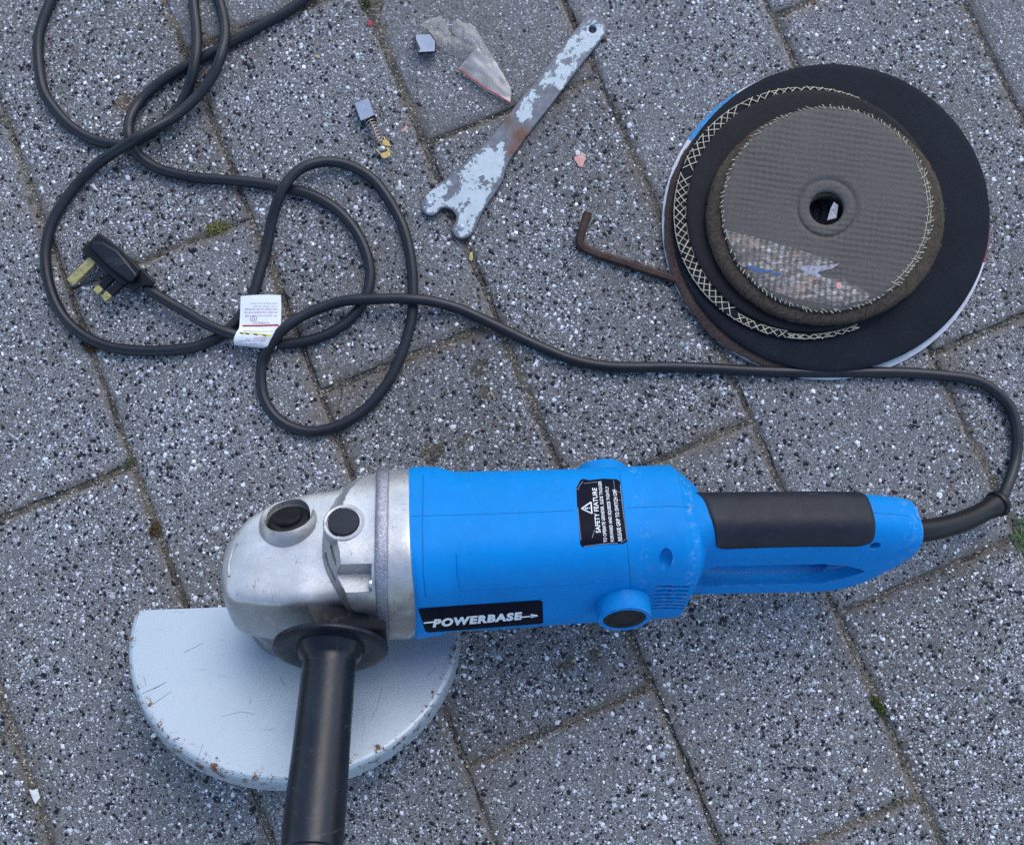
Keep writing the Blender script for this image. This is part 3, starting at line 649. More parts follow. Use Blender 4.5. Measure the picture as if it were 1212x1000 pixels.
# rear handle
def hsec(px, zt, zb, rt, rb, n=2.6): return (XP(px, 28), zt, zb, rt, rb, n)
HS = [hsec(796, 48, -46, 40, 30, 2.6), hsec(808, 50, -48, 32, 24, 2.7), hsec(820, 51.5, -50, 26, 20, 2.9), hsec(834, 52.5, -51, 23, 17.5, 3), hsec(855, 53, -52, 22.5, 16.5, 3.1), hsec(940, 53, -52, 22, 16, 3.2), hsec(1003, 52, -52, 22, 16, 3.2), hsec(1026, 50.5, -49, 22, 16.5, 3), hsec(1050, 48, -36, 21.5, 17.5, 2.9), hsec(1068, 45, -17, 20.5, 17, 2.8), hsec(1077, 42, -6, 19, 16.5, 2.8), hsec(1081.5, 39, 0, 17, 15, 2.8), hsec(1083, 34, 6, 12, 11, 2.6)]
def hpt(row, th):
    X, zt, zb, rt, rb, e = row; cz, rz = (zt + zb) / 2, (zt - zb) / 2; s = np.sign(sin(th)) * abs(sin(th)) ** (2 / e); c = np.sign(cos(th)) * abs(cos(th)) ** (2 / e)
    k = (s + 1) / 2; k = k * k * (3 - 2 * k); return X, c * (rb + (rt - rb) * k), cz + rz * s
ha = np.array(HS); hx = np.arange(ha[0, 0], ha[-1, 0], 2.0); hx = np.append(hx, ha[-1, 0]); hc = np.array([hx] + [pchip(ha[:, 0], ha[:, j], hx) for j in range(1, 6)]).T
nT = 80; V = [L(*hpt(r, 2 * pi * k / nT)) for r in hc for k in range(nT)]; m = len(hc)
Fc = [(i * nT + (k + 1) % nT, i * nT + k, (i + 1) * nT + k, (i + 1) * nT + (k + 1) % nT)[::-1] for i in range(m - 1) for k in range(nT)]
Fc = [f[::-1] for f in Fc] + [tuple(range(nT)), tuple((m - 1) * nT + k for k in range(nT))[::-1]]
hand = mk('rear_handle', V, Fc, M['blue'], G, angle=50)
xa, xb = XP(824), XP(1015)
op = [(xa, 8), (xa + 3, 12), (xa + 8, 13.5), (xb - 34, 13.5), (xb - 16, 9.5), (xb - 4, 4), (xb, 0), (xb - 2, -4), (xb - 10, -12), (xb - 20, -19), (xb - 28, -22), (xa + 6, -22), (xa + 1, -20), (xa, -16)]
bot = [L(x, -40, z) for x, z in op]; top = [L(x, 40, z) for x, z in op]
cc = [prism(bot, top)]
HBV0 = bvh(hand)
for (x, y, rx, ry, dp) in ((1035.6, 646, 4.0, 2.7, 9), (1018, 693.5, 3.8, 1.9, 8), (826, 702, 2.8, 1.8, 6)):
    h = cast(x, y, HBV0)
    if h:
        p, nn = h; nn = nrm_out(nn, x, y); t2 = np.cross(EX, nn); t2 /= np.linalg.norm(t2); cc.append(ell(p, np.cross(nn, t2) * rx, t2 * ry * 1.25, nn * dp, 20, 10))
th_ = np.linspace(0, 2 * pi, 24, endpoint=False)
cc.insert(1, ell(L((xa + xb) / 2 - 6, .5, -22), EX * ((xb - xa) / 2 + 1), EY * 13.2, EZ * 12, 40, 20))
boolean(hand, cc)
lv = np.array([toL(p) for p in world_verts(hand)])
attr(hand, 'wear', np.clip(1.1 * np.exp(-((lv[:, 0] - XP(1082, 28)) / 13) ** 2) + .04, 0, 1))
HB3 = bvh(hand)
for pts, w in (([(832, 604), (836, 604)], .3), ([(1033, 607), (1050, 608), (1076, 611)], .35)):
    V, Fc = line_strip(lerp_px(pts, 16), w, HB3, .06); mk('seam', V, Fc, M['seam'], hand, smooth=False)
V, Fc = line_strip(lerp_px([(836, 676), (870, 678), (930, 677), (985, 672), (1000, 670)], 40), .5, HB3, .08); mk('seam', V, Fc, M['scuff'], hand, smooth=False)
# grip
gx0, gx1 = XP(834, 48), XP(1030, 48); ng, mg = 70, 44; V = []
def grip_pt(X, w, off):
    row = [X] + [float(pchip(ha[:, 0], ha[:, j], np.array([X]))[0]) for j in range(1, 6)]
    # w in -1..1 runs from the near lower edge over the top to the far one
    th = pi / 2 + w * 1.0
    a = np.array(hpt(row, th)); b = np.array(hpt(row, th + .02)); c = np.array(hpt(row, th - .02)); t = b - c; nrm = np.array([0, t[2], -t[1]]); nrm /= np.linalg.norm(nrm) + 1e-9
    if nrm[2] < 0 and abs(w) < .9: nrm = -nrm
    if nrm[1] * a[1] < 0 and abs(a[1]) > 8: nrm = -nrm
    return a + nrm * off
def gedge(X, slant):
    r = 13.0; k = 1.0
    for e, s in ((gx0, 1), (gx1, -1)):
        d = (X - e) * s
        if d < r: k = min(k, 1 - .22 * (1 - sqrt(max(0, 1 - ((r - d) / r) ** 2))))
    return k
for layer, off in ((0, 1.0), (1, -.6)):
    for i in range(ng + 1):
        X = gx0 + (gx1 - gx0) * i / ng
        for k in range(mg + 1):
            w = -1 + 2 * k / mg; lean = 5.0 * (w) * (1 if i > ng / 2 else 1) * (abs(i / ng - .5) * 2) ** 3
            e = off
            if layer == 0 and (k in (0, mg) or i in (0, ng)): e = .1
            a = grip_pt(X, w * gedge(X, 0), e); a = np.array([a[0] + 5.0 * (.2 + w) * (1 - i / ng) ** 7, a[1], a[2]]); V.append(L(*a))
W_ = mg + 1; N_ = (ng + 1) * W_
Fc = [(i * W_ + k, i * W_ + k + 1, (i + 1) * W_ + k + 1, (i + 1) * W_ + k) for i in range(ng) for k in range(mg)]
Fc += [tuple(N_ + q for q in f[::-1]) for f in Fc]
bd = [i * W_ for i in range(ng + 1)] + [ng * W_ + k for k in range(1, W_)] + [i * W_ + mg for i in range(ng - 1, -1, -1)] + [k for k in range(mg - 1, 0, -1)]
Fc += [(bd[t], bd[(t + 1) % len(bd)], N_ + bd[(t + 1) % len(bd)], N_ + bd[t]) for t in range(len(bd))]
mk('grip', V, Fc, M['grip'], G, angle=50)
# ------------------------------------------------------------------ gear head
ha_ = [sec(262.5, 672, 706, cz=-18, rz=14, n=2.6), sec(266, 652, 722, cz=-18, rz=22, n=3.0), sec(276, 634, 742, cz=-17, rz=26.5, n=5.2), sec(296, 612, 752, cz=-16, rz=30, n=8), sec(330, 594, 757, cz=-15, rz=32, n=8),
       sec(370, 584, 759, cz=-14, rz=34, n=8), sec(400, 580, 759, cz=-13, rz=34, n=8), sec(440, 578, 757, cz=-11, rz=36, n=3.4), sec(470, 572, 756, cz=-8, rz=40, n=3)]
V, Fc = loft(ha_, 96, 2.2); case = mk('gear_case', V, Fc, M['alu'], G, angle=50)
hb = [sec(381, 604, 694, cz=2, rz=34, n=3), sec(384, 594, 706, cz=1, rz=41, n=3.2), sec(390, 583, 716, cz=0, rz=46.5, n=3.4), sec(398, 575, 722, cz=0, rz=49.5, n=3.5), sec(418, 567, 728, cz=0, rz=51, n=3.4), sec(440, 561, 735, cz=0, rz=52, n=3), sec(452, 557, 740, cz=0, rz=53, n=2.9), sec(470, 556, 752, cz=0, rz=54, n=2.9)]
hb = [sec(372, 567, 757, cz=0, rz=50, n=3.0), sec(418, 565, 757, cz=0, rz=51, n=3.0), sec(440, 561, 756, cz=0, rz=52, n=3), sec(452, 557, 755, cz=0, rz=53, n=2.9), sec(470, 556, 752, cz=0, rz=54, n=2.9)]
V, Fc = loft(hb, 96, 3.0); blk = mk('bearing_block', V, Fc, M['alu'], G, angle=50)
outer_ = [(452, 540), (424, 562), (406, 580), (391.6, 599.6), (384, 620), (381, 640), (381, 657), (384, 672), (390, 686), (402, 706), (416, 720), (430, 724), (452, 726)]
inner_ = [(456, 540), (433, 560), (411, 580), (400, 599.6), (395, 620), (393.5, 640), (396, 655), (399, 669), (404, 682), (414, 702), (424, 714), (434, 718), (452, 719)]
ob_ = np.array([toL(on_plane(x, y, L(0, 0, 20), EZ)) for x, y in outer_]); it_ = np.array([toL(on_plane(x, y, L(0, 0, 41 - 5 * (abs(y - 640) / 100) ** 2), EZ)) for x, y in inner_])
ob_, it_ = catmull(ob_, 3), catmull(it_, 3); dz_ = (it_[:, 2] - ob_[:, 2])[:, None]; sl3 = (it_ - ob_) / dz_
lo_ = ob_ + sl3 * (-16 - ob_[:, 2:]); hi_ = it_ + sl3 * (66 - it_[:, 2:]); lo_[:, 2] = -16; hi_[:, 2] = 66
lo_ = np.vstack([lo_, [[XP(475), lo_[-1][1], -16], [XP(475), lo_[0][1], -16]]]); hi_ = np.vstack([hi_, [[XP(475), hi_[-1][1], 66], [XP(475), hi_[0][1], 66]]])
boolean(blk, [prism([L(*q) for q in lo_], [L(*q) for q in hi_])], 'INTERSECT')
hr = [sec(461, 556, 757, rz=54.5, n=2.9), sec(484, 555, 756, rz=55.5, n=2.9), sec(488, 556, 754, rz=55, n=2.9), sec(503, 558, 748, rz=53, n=2.9)]
V, Fc = loft(hr, 96, 2.0); ring = mk('flange_ring', V, Fc, M['alu'], G, angle=50)
rb = [sec(446.5, 557.5, 754, rz=54, n=2.9), sec(448, 554.5, 757, rz=56.5, n=2.9), sec(454, 553, 758, rz=57.5, n=2.9), sec(460, 553, 758.5, rz=57.5, n=2.9), sec(461.5, 556.5, 755.5, rz=55, n=2.9)]
V, Fc = loft(rb, 96, 1.0); mk('raised_rib', V, Fc, M['rib'], G, angle=50)
# cuts in the bearing block: vent slots, screw pocket
BB = bvh(blk); CB = bvh(case)
cut = []
def slot(pa, pb, w, depth, bv):
    a = cast(*pa, bv); b = cast(*pb, bv)
    if not a or not b: return None
    na = nrm_out(a[1], *pa); nb_ = nrm_out(b[1], *pb); nn = na + nb_; nn /= np.linalg.norm(nn); t = b[0] - a[0]; ln = np.linalg.norm(t); t /= ln; s = np.cross(nn, t); s /= np.linalg.norm(s); nn = np.cross(t, s)
    pts = []
    for q in range(16):
        an = 2 * pi * q / 16; pts.append((cos(an) * w + (ln / 2 if cos(an) > 0 else -ln / 2), sin(an) * w))
    c = (a[0] + b[0]) / 2; bt = [c + t * x + s * y - nn * depth for x, y in pts]; tp = [c + t * x + s * y + nn * 4 for x, y in pts]
    return prism(bt, tp)
for a, b in (((391.5, 646), (396.5, 665)), ((385.5, 657), (396, 685))):
    q = slot(a, b, 2.0, 9, BB)
    if q: cut.append(q)
p, nn = cast(424, 688, BB); nn = nrm_out(nn, 424, 688)
pp = toL(p); cut.append(boxv(L(pp[0] - 2.5, pp[1], pp[2] + 3), EX * 10.5, EY * 8.5, EZ * 9))
boolean(blk, cut)
subbevel(blk, 1.3, 3, 40)
for sl_ in (((391, 646), (396, 666)), ((386.5, 660), (396, 686))):
    pass
# screw in the pocket wall
c = L(pp[0] + 8.4, pp[1] - 1, pp[2] - 1.5); V, Fc = lathe([(3.2, 0), (3.2, 1.6), (2.6, 2.2), (.3, 2.2)], c, -EX, 24); mk('housing_screw', V, Fc, M['steel'], G)
# bosses: spindle lock button and round plug
p, nn = cast(341, 612, CB); pl = toL(p)
bx = (EZ * .90 + EY * .34 - EX * .12); bx /= np.linalg.norm(bx)
c = p - bx * 10.5
pr = [(23, -12), (21.5, 0), (20.2, 7), (18.6, 10.6), (17.0, 12.2), (15.6, 11.6), (14.6, 10), (14, 3), (.3, 2.6)]
V, Fc = lathe(pr, c, bx, 56, u=EX); boss = mk('lock_button_boss', V, Fc, M['alu'], G, angle=50)
boolean(case, [lathe([(14.6, 1.0), (14.6, 36)], c, bx, 40, u=EX)])
V, Fc = lathe([(13.8, 2.7), (13.6, 8.6), (12.8, 9.4), (10.2, 9.6), (9.4, 9.8), (9.2, 12.0), (8.4, 12.8), (.3, 13.0)], c, bx, 40, u=EX); mk('spindle_lock_button', V, Fc, M['black'], G, angle=40)
p, nn = cast(407, 618, BB); nn = nrm_out(nn, 407, 618); ax2 = EZ * .9 + nn * .2 - EX * .06; ax2 /= np.linalg.norm(ax2)
c2 = p - ax2 * 4.8
V, Fc = lathe([(13.5, -4), (13.0, 4.6), (12.3, 5.2), (10.8, 5.0), (10.6, 3.8), (.3, 3.6)], c2, ax2, 48, u=EX); b2o = mk('plug_collar', V, Fc, M['alu'], G, angle=40)
V, Fc = lathe([(9.9, 3.3), (9.8, 5.6), (9.2, 6.2), (.3, 6.4)], c2, ax2, 48, u=EX); mk('round_plug', V, Fc, M['grip'], G, angle=40)
# raised mark on the nose, side shelf and a lug
ax_, bx_ = cast(275, 648, CB), cast(272, 682, CB)
pts = [put(x, y, .2, CB) for x, y in ((281, 643), (276, 650), (272.5, 662), (271, 672), (271.5, 682))]
V, Fc = tube(catmull(pts, 5), 1.0, 8); mk('cast_mark', V, Fc, M['alu'], G)
lg = L(XP(432), 50, 6); V, Fc = lathe([(7, -6), (7, 6), (6, 7.5), (.3, 7.5)], lg, EX, 24); mk('screw_lug', V, Fc, M['alu'], G)
V, Fc = lathe([(3, 7.3), (3, 9), (.3, 9)], lg, EX, 16); mk('housing_screw', V, Fc, M['steel'], G)
# side boss that carries the handle
FLC = on_plane(391, 771, L(0, -66, 0), EY); fl = toL(FLC)
hb_ = L(fl[0], -30, fl[2])
V, Fc = lathe([(11, 0), (11, 20), (11, 30), (11, 36)], hb_, -EY, 48); bs = mk('handle_boss', V, Fc, M['alu'], G, angle=40)
x0_, x1_ = XP(369), XP(458); V, Fc = prism([L(x0_ + 5, -40, -42), L(x1_, -40, -42), L(x1_, -40, 12), L(x0_ - 1, -40, 17)], [L(x0_ + 9, -55.5, -38), L(x1_, -55.5, -38), L(x1_, -55.0, 3), L(x0_ + 5, -55.0, 6)])
pad = mk('side_pad', V, Fc, M['alu'], G, angle=30); subbevel(pad, 2.5, 4)
bmx = bmesh.new(); bmx.from_mesh(pad.data); bmesh.ops.subdivide_edges(bmx, edges=bmx.edges[:], cuts=6, use_grid_fill=True); bmx.to_mesh(pad.data); bmx.free()
# dirt mixed with painted side-face shade, and soot, as masks on the metal (burnt patch above the handle flange)
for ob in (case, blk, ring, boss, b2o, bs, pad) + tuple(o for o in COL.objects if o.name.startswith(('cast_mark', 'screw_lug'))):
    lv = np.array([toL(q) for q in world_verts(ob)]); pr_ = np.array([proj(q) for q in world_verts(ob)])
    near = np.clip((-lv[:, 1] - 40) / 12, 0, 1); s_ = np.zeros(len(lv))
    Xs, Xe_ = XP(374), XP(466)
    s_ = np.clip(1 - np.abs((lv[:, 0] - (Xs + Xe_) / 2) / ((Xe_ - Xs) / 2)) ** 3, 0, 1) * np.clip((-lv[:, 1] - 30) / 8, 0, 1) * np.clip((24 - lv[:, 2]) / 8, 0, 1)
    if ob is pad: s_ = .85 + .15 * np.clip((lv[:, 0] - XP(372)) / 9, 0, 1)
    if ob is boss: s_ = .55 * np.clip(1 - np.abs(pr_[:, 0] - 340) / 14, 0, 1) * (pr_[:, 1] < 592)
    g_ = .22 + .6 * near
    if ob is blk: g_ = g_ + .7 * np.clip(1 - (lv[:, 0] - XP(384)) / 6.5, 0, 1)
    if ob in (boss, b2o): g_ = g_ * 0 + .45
    attr(ob, 'grime_shade', np.clip(g_, 0, 1)); attr(ob, 'soot', (s_ * 0 + 1.0) if ob is bs else s_ * (ob in (case, blk, boss, pad, ring)) * 1.0)
# ------------------------------------------------------------------ side handle
pr = [(16, -5.2), (32, -4.4), (35.4, -3.6), (36.2, -2.2), (35.8, -.8), (32, .4), (24, -1), (21.5, -1.2), (20.6, 0), (19.0, 4), (17.6, 5), (16.8, 6.5), (16.5, 10), (16.6, 20), (16.8, 40), (16.9, 65), (17.4, 85), (17.5, 104), (17.3, 117), (16.4, 118), (16.4, 119.4), (17.5, 120.4), (17.6, 128), (16, 133), (11, 135), (.4, 135.5)]
HD = P(372, 985, 0); # aim the handle through the photograph's direction, kept close to the side axis
V, Fc = lathe(pr, FLC, -EY - EX * .045, 64, u=EX)
mk('side_handle', V, Fc, M['handle'], G, angle=40)
# ------------------------------------------------------------------ guard
GZ = -84.0; gp = L(0, 0, GZ); GC = on_plane(352, 743, gp, EZ); gc = toL(GC)
gr = np.linalg.norm(toL(on_plane(157, 762, gp, EZ)) - gc) * .5 + np.linalg.norm(toL(on_plane(548, 755, gp, EZ)) - gc) * .5
ca_ = toL(on_plane(166, 722, gp, EZ)); cb_ = toL(on_plane(262, 718.5, gp, EZ))
sl_ = (cb_[1] - ca_[1]) / (cb_[0] - ca_[0]); off0 = ca_[1] - sl_ * (ca_[0] - gc[0]) - gc[1]     # chord height over the centre
def arc_hit():
    th = np.linspace(-1.2, pi + 1.2, 2000); return th
YS = .93
ths = [t for t in np.linspace(-pi / 2 - pi, -pi / 2 + pi, 4000) if gr * YS * sin(t) < off0 + sl_ * gr * cos(t)]
t0, t1 = min(ths), max(ths); nA = 150; th = np.linspace(t0, t1, nA)
V, ed = [], []
NC = 12
for t in th:
    ax0, ay0 = gr * cos(t), gr * YS * sin(t); cx0 = ax0; cy0 = off0 + sl_ * ax0
    for j in range(NC + 1):
        k = j / NC; k = 1 - (1 - k) ** 1.6; rr = 1 - 3.0 / gr
        x, y = cx0 * rr + (ax0 * rr - cx0 * rr) * k, cy0 + (ay0 * rr - cy0) * k; V.append(L(gc[0] + x, gc[1] + y, GZ)); ed.append(np.clip(1 - (gr - 3 - sqrt(x * x + y * y / YS ** 2)) / 9, 0, 1) * (.35 + .65 * max(0, -sin(t))))
    for (dr, dz) in ((-1.6, -.25), (-.5, -1.0), (0.2, -2.6), (1.0, -9), (1.6, -16), (.2, -16), (-1.2, -4), (-4, -1.8)):
        r_ = gr + dr; V.append(L(gc[0] + r_ * cos(t), gc[1] + min(r_ * YS * sin(t), off0 + sl_ * r_ * cos(t) + 2), GZ + dz)); ed.append(1.0 if dz > -3 else .55)
    for j in range(4):
        k = 1 - (j + 1) / 4; rr = 1 - 4 / gr; x, y = cx0 * rr, cy0 + (ay0 * rr - cy0) * k; V.append(L(gc[0] + x, gc[1] + y, GZ - 1.8)); ed.append(.3)
Wd = NC + 1 + 8 + 4
Fc = [(i * Wd + k, i * Wd + k + 1, (i + 1) * Wd + k + 1, (i + 1) * Wd + k) for i in range(nA - 1) for k in range(Wd - 1)] + [(i * Wd + Wd - 1, i * Wd, (i + 1) * Wd, (i + 1) * Wd + Wd - 1) for i in range(nA - 1)]
Fc += [tuple(range(Wd)), tuple((nA - 1) * Wd + k for k in range(Wd))[::-1]]
Fc = [f[::-1] for f in Fc]
gd = mk('blade_guard', V, Fc, M['guard'], G, angle=50)
attr(gd, 'edge', ed); GB = bvh(gd)
scr = [line_strip(lerp_px(q, 8), w, GB, .1) for q, w in (([(168, 821), (183, 814), (197, 807)], .35), (([(180, 834), (203, 818)]), .3), ([(176, 817), (190, 812)], .25), ([(218, 772), (240, 761)], .25), ([(232, 905), (240, 880)], .2), ([(262, 848), (285, 842), (302, 845)], .18), ([(170, 800), (173, 812)], .25), ([(330, 800), (338, 812)], .22), ([(440, 850), (446, 838), (452, 815)], .2), ([(505, 800), (516, 790)], .25))]
V, Fc = merge(*scr); tag(mk('paint_scratches', V, Fc, M['steeldark'], gd, smooth=False), kind='stuff')
V, Fc = lathe([(33, -40), (33, -2), (38, -1.5), (38.5, .5), (34, 2), (20, 2)], L(gc[0], gc[1] * .75, GZ), EZ * -1, 56); 
V, Fc = lathe([(40, 42), (36, 30), (33, 14), (32, 9), (35, 8.6), (35.5, 1.2), (34, .6)], L(gc[0], gc[1] * .1, GZ), EZ, 56); nk = mk('guard_collar', V, Fc, M['alu'], G, angle=40)
attr(nk, 'grime_shade', [.7] * len(nk.data.vertices)); attr(nk, 'soot', [0.] * len(nk.data.vertices))
V, Fc = lathe([(9, 30), (9, -9), (20, -10), (20, -14), (8, -15), (8, -22), (.3, -22)], L(gc[0], gc[1] * .8, GZ), EZ, 32); mk('spindle', V, Fc, M['steel'], G, angle=40)
# ------------------------------------------------------------------ cord, sleeve, plug
RC = 4.15
def C3(x, y, z): return P(x, y, z)
sl_pts = [(1076, 629, 58), (1100, 627, 52), (1130, 620, 42), (1155, 610, 32), (1181, 596, 22)]
sp = catmull([P(x, y, z) for x, y, z in sl_pts], 6)
rr = np.linspace(8.3, 7.2, len(sp)); rr[0] = 8.8; rr[-2:] = [8.3, 8.3]; rr[-3] = 8.3; V, Fc = tube(sp, rr, 24); mk('cord_sleeve', V, Fc, M['black'], G)
ce = sp[-1]; cdx = sp[-1] - sp[-3]; V, Fc = lathe([(6.5, -3), (9.2, -2.6), (9.8, -1.6), (9.8, 1.2), (9.2, 2.2), (5.0, 2.6)], ce, cdx, 28); mk('sleeve_collar', V, Fc, M['black'], G, angle=40)
g0, g1, g2, g3 = RC, 3 * RC, 5 * RC, 7 * RC
cord_px = [(1172, 601, 24), (1183, 592, 20), (1193, 573, 12), (1202, 545, 6), (1204, 515, 5), (1198, 487, RC), (1180, 464, RC), (1155, 451, RC), (1120, 444.5, RC), (1070, 441, RC), (1010, 441, RC), (950, 441, RC), (890, 439, RC), (850, 436.5, RC), (800, 434, RC), (755, 434.5, RC), (715, 433, RC),
           (675, 425, RC), (630, 406, RC), (590, 387, RC), (545, 366.5, 6), (510, 357, 10.5), (488, 354.5, 12.6), (465, 353.5, 12.6), (440, 354, 12.6), (412, 356, 12), (388, 361.5, 11), (362, 372, 11.5), (340, 386, 12.8), (324, 403, 11), (312, 425, 5.5), (308.5, 447, RC), (313, 472, RC), (327, 494, RC), (348, 507, RC), (372, 510.5, RC), (402, 503, RC),
           (432, 485, RC), (458, 455, RC), (475, 420, RC), (486, 380, RC), (489, 345, RC), (487, 310, RC), (478, 272, RC), (463, 240, RC), (442, 213, 5), (415, 197, 6), (388, 192, 8), (362, 197, 11), (344, 211, 12.4), (331, 232, 12), (321, 262, 7), (315, 295, RC), (307, 325, RC), (298, 352, RC), (284, 376, RC), (262, 396, RC),
           (235, 409, RC), (205, 414, RC), (170, 415.5, RC), (135, 411, RC), (105, 400, RC), (80, 380, RC), (64, 355, RC), (56, 325, RC), (54.5, 295, RC), (61, 265, RC), (75, 240, RC), (95, 214, 5), (122, 190, 9), (148, 173, 17), (162, 164, 20), (180, 153.5, 18), (205, 139, 13), (230, 117, 11), (250, 92, 12), (262, 66, 13), (267, 40, 9), (262, 10, 5),
           (250, -20, RC), (225, -50, RC), (185, -75, RC), (140, -80, RC), (100, -62, RC), (75, -32, RC), (58, 5, RC), (47, 38, RC), (45, 68, RC), (51, 105, RC), (65, 130, RC), (85, 151, RC), (108, 164.5, RC), (135, 171, RC), (155, 169.5, RC), (172, 161, RC), (192, 147, RC), (209, 131, RC), (221, 111, 7), (229, 85, 12), (233, 58, 12), (232, 30, 8), (229, 0, 5),
           (232, -40, RC), (255, -75, RC), (300, -92, RC), (350, -85, RC), (385, -60, RC), (388, -30, RC), (368, -8, RC), (342, 12, RC), (318, 26, RC), (290, 42, RC), (264, 56, RC), (240, 68, RC), (215, 81, RC), (190, 98, RC), (168, 118, RC), (155, 139, 8), (152, 157, 12.4), (156, 172, 11), (167, 187, 6), (190, 201, RC), (225, 210, RC), (265, 213, RC),
           (300, 216, RC), (333, 222, RC), (365, 230, RC), (395, 246, RC), (418, 269, RC), (433, 298, RC), (438, 328, RC), (430, 356, RC), (410, 382, RC), (380, 399, RC), (350, 406, RC), (322, 407, RC), (300, 403, 6), (282, 397.5, 11), (262, 391, 12.6), (240, 381, 11.5), (215, 367, 10), (195, 355, 10), (172, 340, 10.5)]
rk = random.Random(11); cp = catmull([P(x + rk.uniform(-.5, .5), y + rk.uniform(-.5, .5), z) for x, y, z in cord_px], 6)
V, Fc = tube(cp, RC, 14); mk('power_cord', V, Fc, M['cord'], G, angle=0)
# plug
def plugpt(x, y, z): return P(80 + x / 10, 265 + y / 10, z)
def ppoly(pts, z): return [plugpt(x, y, z) for x, y in pts]
base_b = [(150, 310), (345, 480), (480, 590), (640, 735), (700, 745), (905, 560), (840, 490), (640, 300), (370, 95)]
base_t = [(165, 308), (350, 475), (480, 580), (640, 715), (690, 715), (870, 545), (800, 470), (630, 295), (368, 110)]
V, Fc = prism(ppoly(base_b, 2)[::-1], ppoly(base_t, 18)[::-1]); pg = mk('plug', V, Fc, M['black'], G, angle=30); subbevel(pg, 1.0)
V, Fc = prism(ppoly([(255, 270), (480, 520), (690, 700), (800, 700), (860, 560), (600, 300), (420, 180), (300, 190)], 17)[::-1], ppoly([(285, 285), (500, 500), (715, 660), (770, 680), (825, 610), (590, 320), (420, 225), (320, 215)], 24)[::-1])
q = mk('plug_ridge', V, Fc, M['handle'], pg, angle=30); subbevel(q, 1.1, 3)
V, Fc = prism(ppoly([(690, 700), (780, 830), (850, 760), (940, 740), (1000, 755), (1055, 690), (890, 520)], 3)[::-1], ppoly([(700, 700), (785, 800), (850, 735), (960, 690), (1040, 670), (885, 540)][:0] or [(700, 700), (785, 805), (845, 745), (935, 725), (990, 740), (1040, 685), (885, 540)], 17)[::-1])
q = mk('cord_clamp', V, Fc, M['black'], pg, angle=30); subbevel(q, 1.0)
def pin(a, b, w, z, t, mat, name, end=False):
    A_, B_ = plugpt(*a, z), plugpt(*b, z); d = B_ - A_; ln = np.linalg.norm(d); d /= ln; s = np.cross([0, 0, 1], d); V, Fc = boxv((A_ + B_) / 2, d * ln / 2, s * w / 2, np.array([0, 0, t / 2.])); o = mk(name, V, Fc, mat, pg, angle=30); subbevel(o, .5); return o
pin((310, 430), (35, 700), 7.4, 10, 3.4, M['dullbrass'], 'earth_pin')
pin((560, 600), (400, 755), 6.0, 9, 3.8, M['black'], 'pin_sleeve'); pin((415, 740), (335, 815), 5.6, 9, 3.6, M['dullbrass'], 'live_pin')
pin((650, 690), (500, 835), 6.2, 13, 3.8, M['black'], 'pin_sleeve'); pin((515, 820), (430, 895), 5.8, 13, 3.6, M['dullbrass'], 'live_pin')
# warning tag folded round the cord
def sheet(name, rows, mat, parent, thick=.3):
    """rows of pixel points with heights, lofted to a thin sheet"""
    R_ = [catmull([P(*q) for q in r], 3) for r in rows]; R_ = np.array(R_); R2 = np.array([catmull(R_[:, j], 4) for j in range(R_.shape[1])]).transpose(1, 0, 2); a, b = R2.shape[:2]; V = R2.reshape(-1, 3)
    V = np.vstack([V, V - [0, 0, thick]]); N = a * b
    Fc = [(i * b + j, i * b + j + 1, (i + 1) * b + j + 1, (i + 1) * b + j) for i in range(a - 1) for j in range(b - 1)]; Fc = [f[::-1] for f in Fc]; Fc += [tuple(N + q for q in f[::-1]) for f in Fc]
    bd = [j for j in range(b)] + [i * b + b - 1 for i in range(1, a)] + [(a - 1) * b + j for j in range(b - 2, -1, -1)] + [i * b for i in range(a - 2, 0, -1)]
    Fc += [(bd[(t + 1) % len(bd)], bd[t], N + bd[t], N + bd[(t + 1) % len(bd)]) for t in range(len(bd))]
    return mk(name, V, Fc, mat, parent, angle=40)
tg = sheet('warning_tag', [[(285, 350.5, 14), (300, 349.3, 15), (318, 349, 15), (332.5, 349.4, 14)], [(284.5, 362, 14), (300, 362, 15), (318, 362, 15), (332.8, 362, 14)], [(284, 376, 14), (300, 376, 15), (318, 376, 15), (332.6, 376, 14)],
                          [(283, 388, 15), (300, 388.5, 15.5), (318, 389, 15.5), (332, 389, 14)], [(280, 393, 18), (298, 394, 18), (316, 396, 17), (330, 398, 13)], [(277, 400, 18), (295, 402, 18), (313, 404, 16), (328, 405, 11)], [(276.5, 405, 16), (294, 408, 16), (312, 410, 14), (327, 412, 9)], [(278, 408.5, 12), (295, 410.5, 12), (312, 412.5, 10), (326, 413.5, 6)]], M['tagw'], G)
TB = bvh(tg)
def tq(x0, y0, x1, y1): # upside-down lettering inside a pixel box: starts at right, letter tops downward
    return [(x1, y1), (x0, y1), (x0, y0), (x1, y0)]
tx = lambda a: 265 + a * .08; ty = lambda a: 340 + a * .08
for s, (a, b, c, d) in (('All appliances', (505, 405, 790, 438)), ('are', (315, 408, 370, 440)), ('double insulated and do', (300, 362, 790, 392)), ('not need to be earthed', (312, 315, 790, 348)), ('in any other manner', (435, 268, 790, 300)), ('according to instructions', (390, 225, 790, 255)), ('PROFESSIONAL', (415, 515, 675, 545)), ('WARNING NOTICE', (440, 735, 640, 755)), ('Disconnect plug', (325, 755, 620, 783)), ('before any adjustment', (215, 778, 600, 810)), ('or repair', (375, 825, 570, 850))):
    text_decal('lettering', s, tq(tx(a), ty(b), tx(c), ty(d)), .12, TB, M['tredp'], tg)
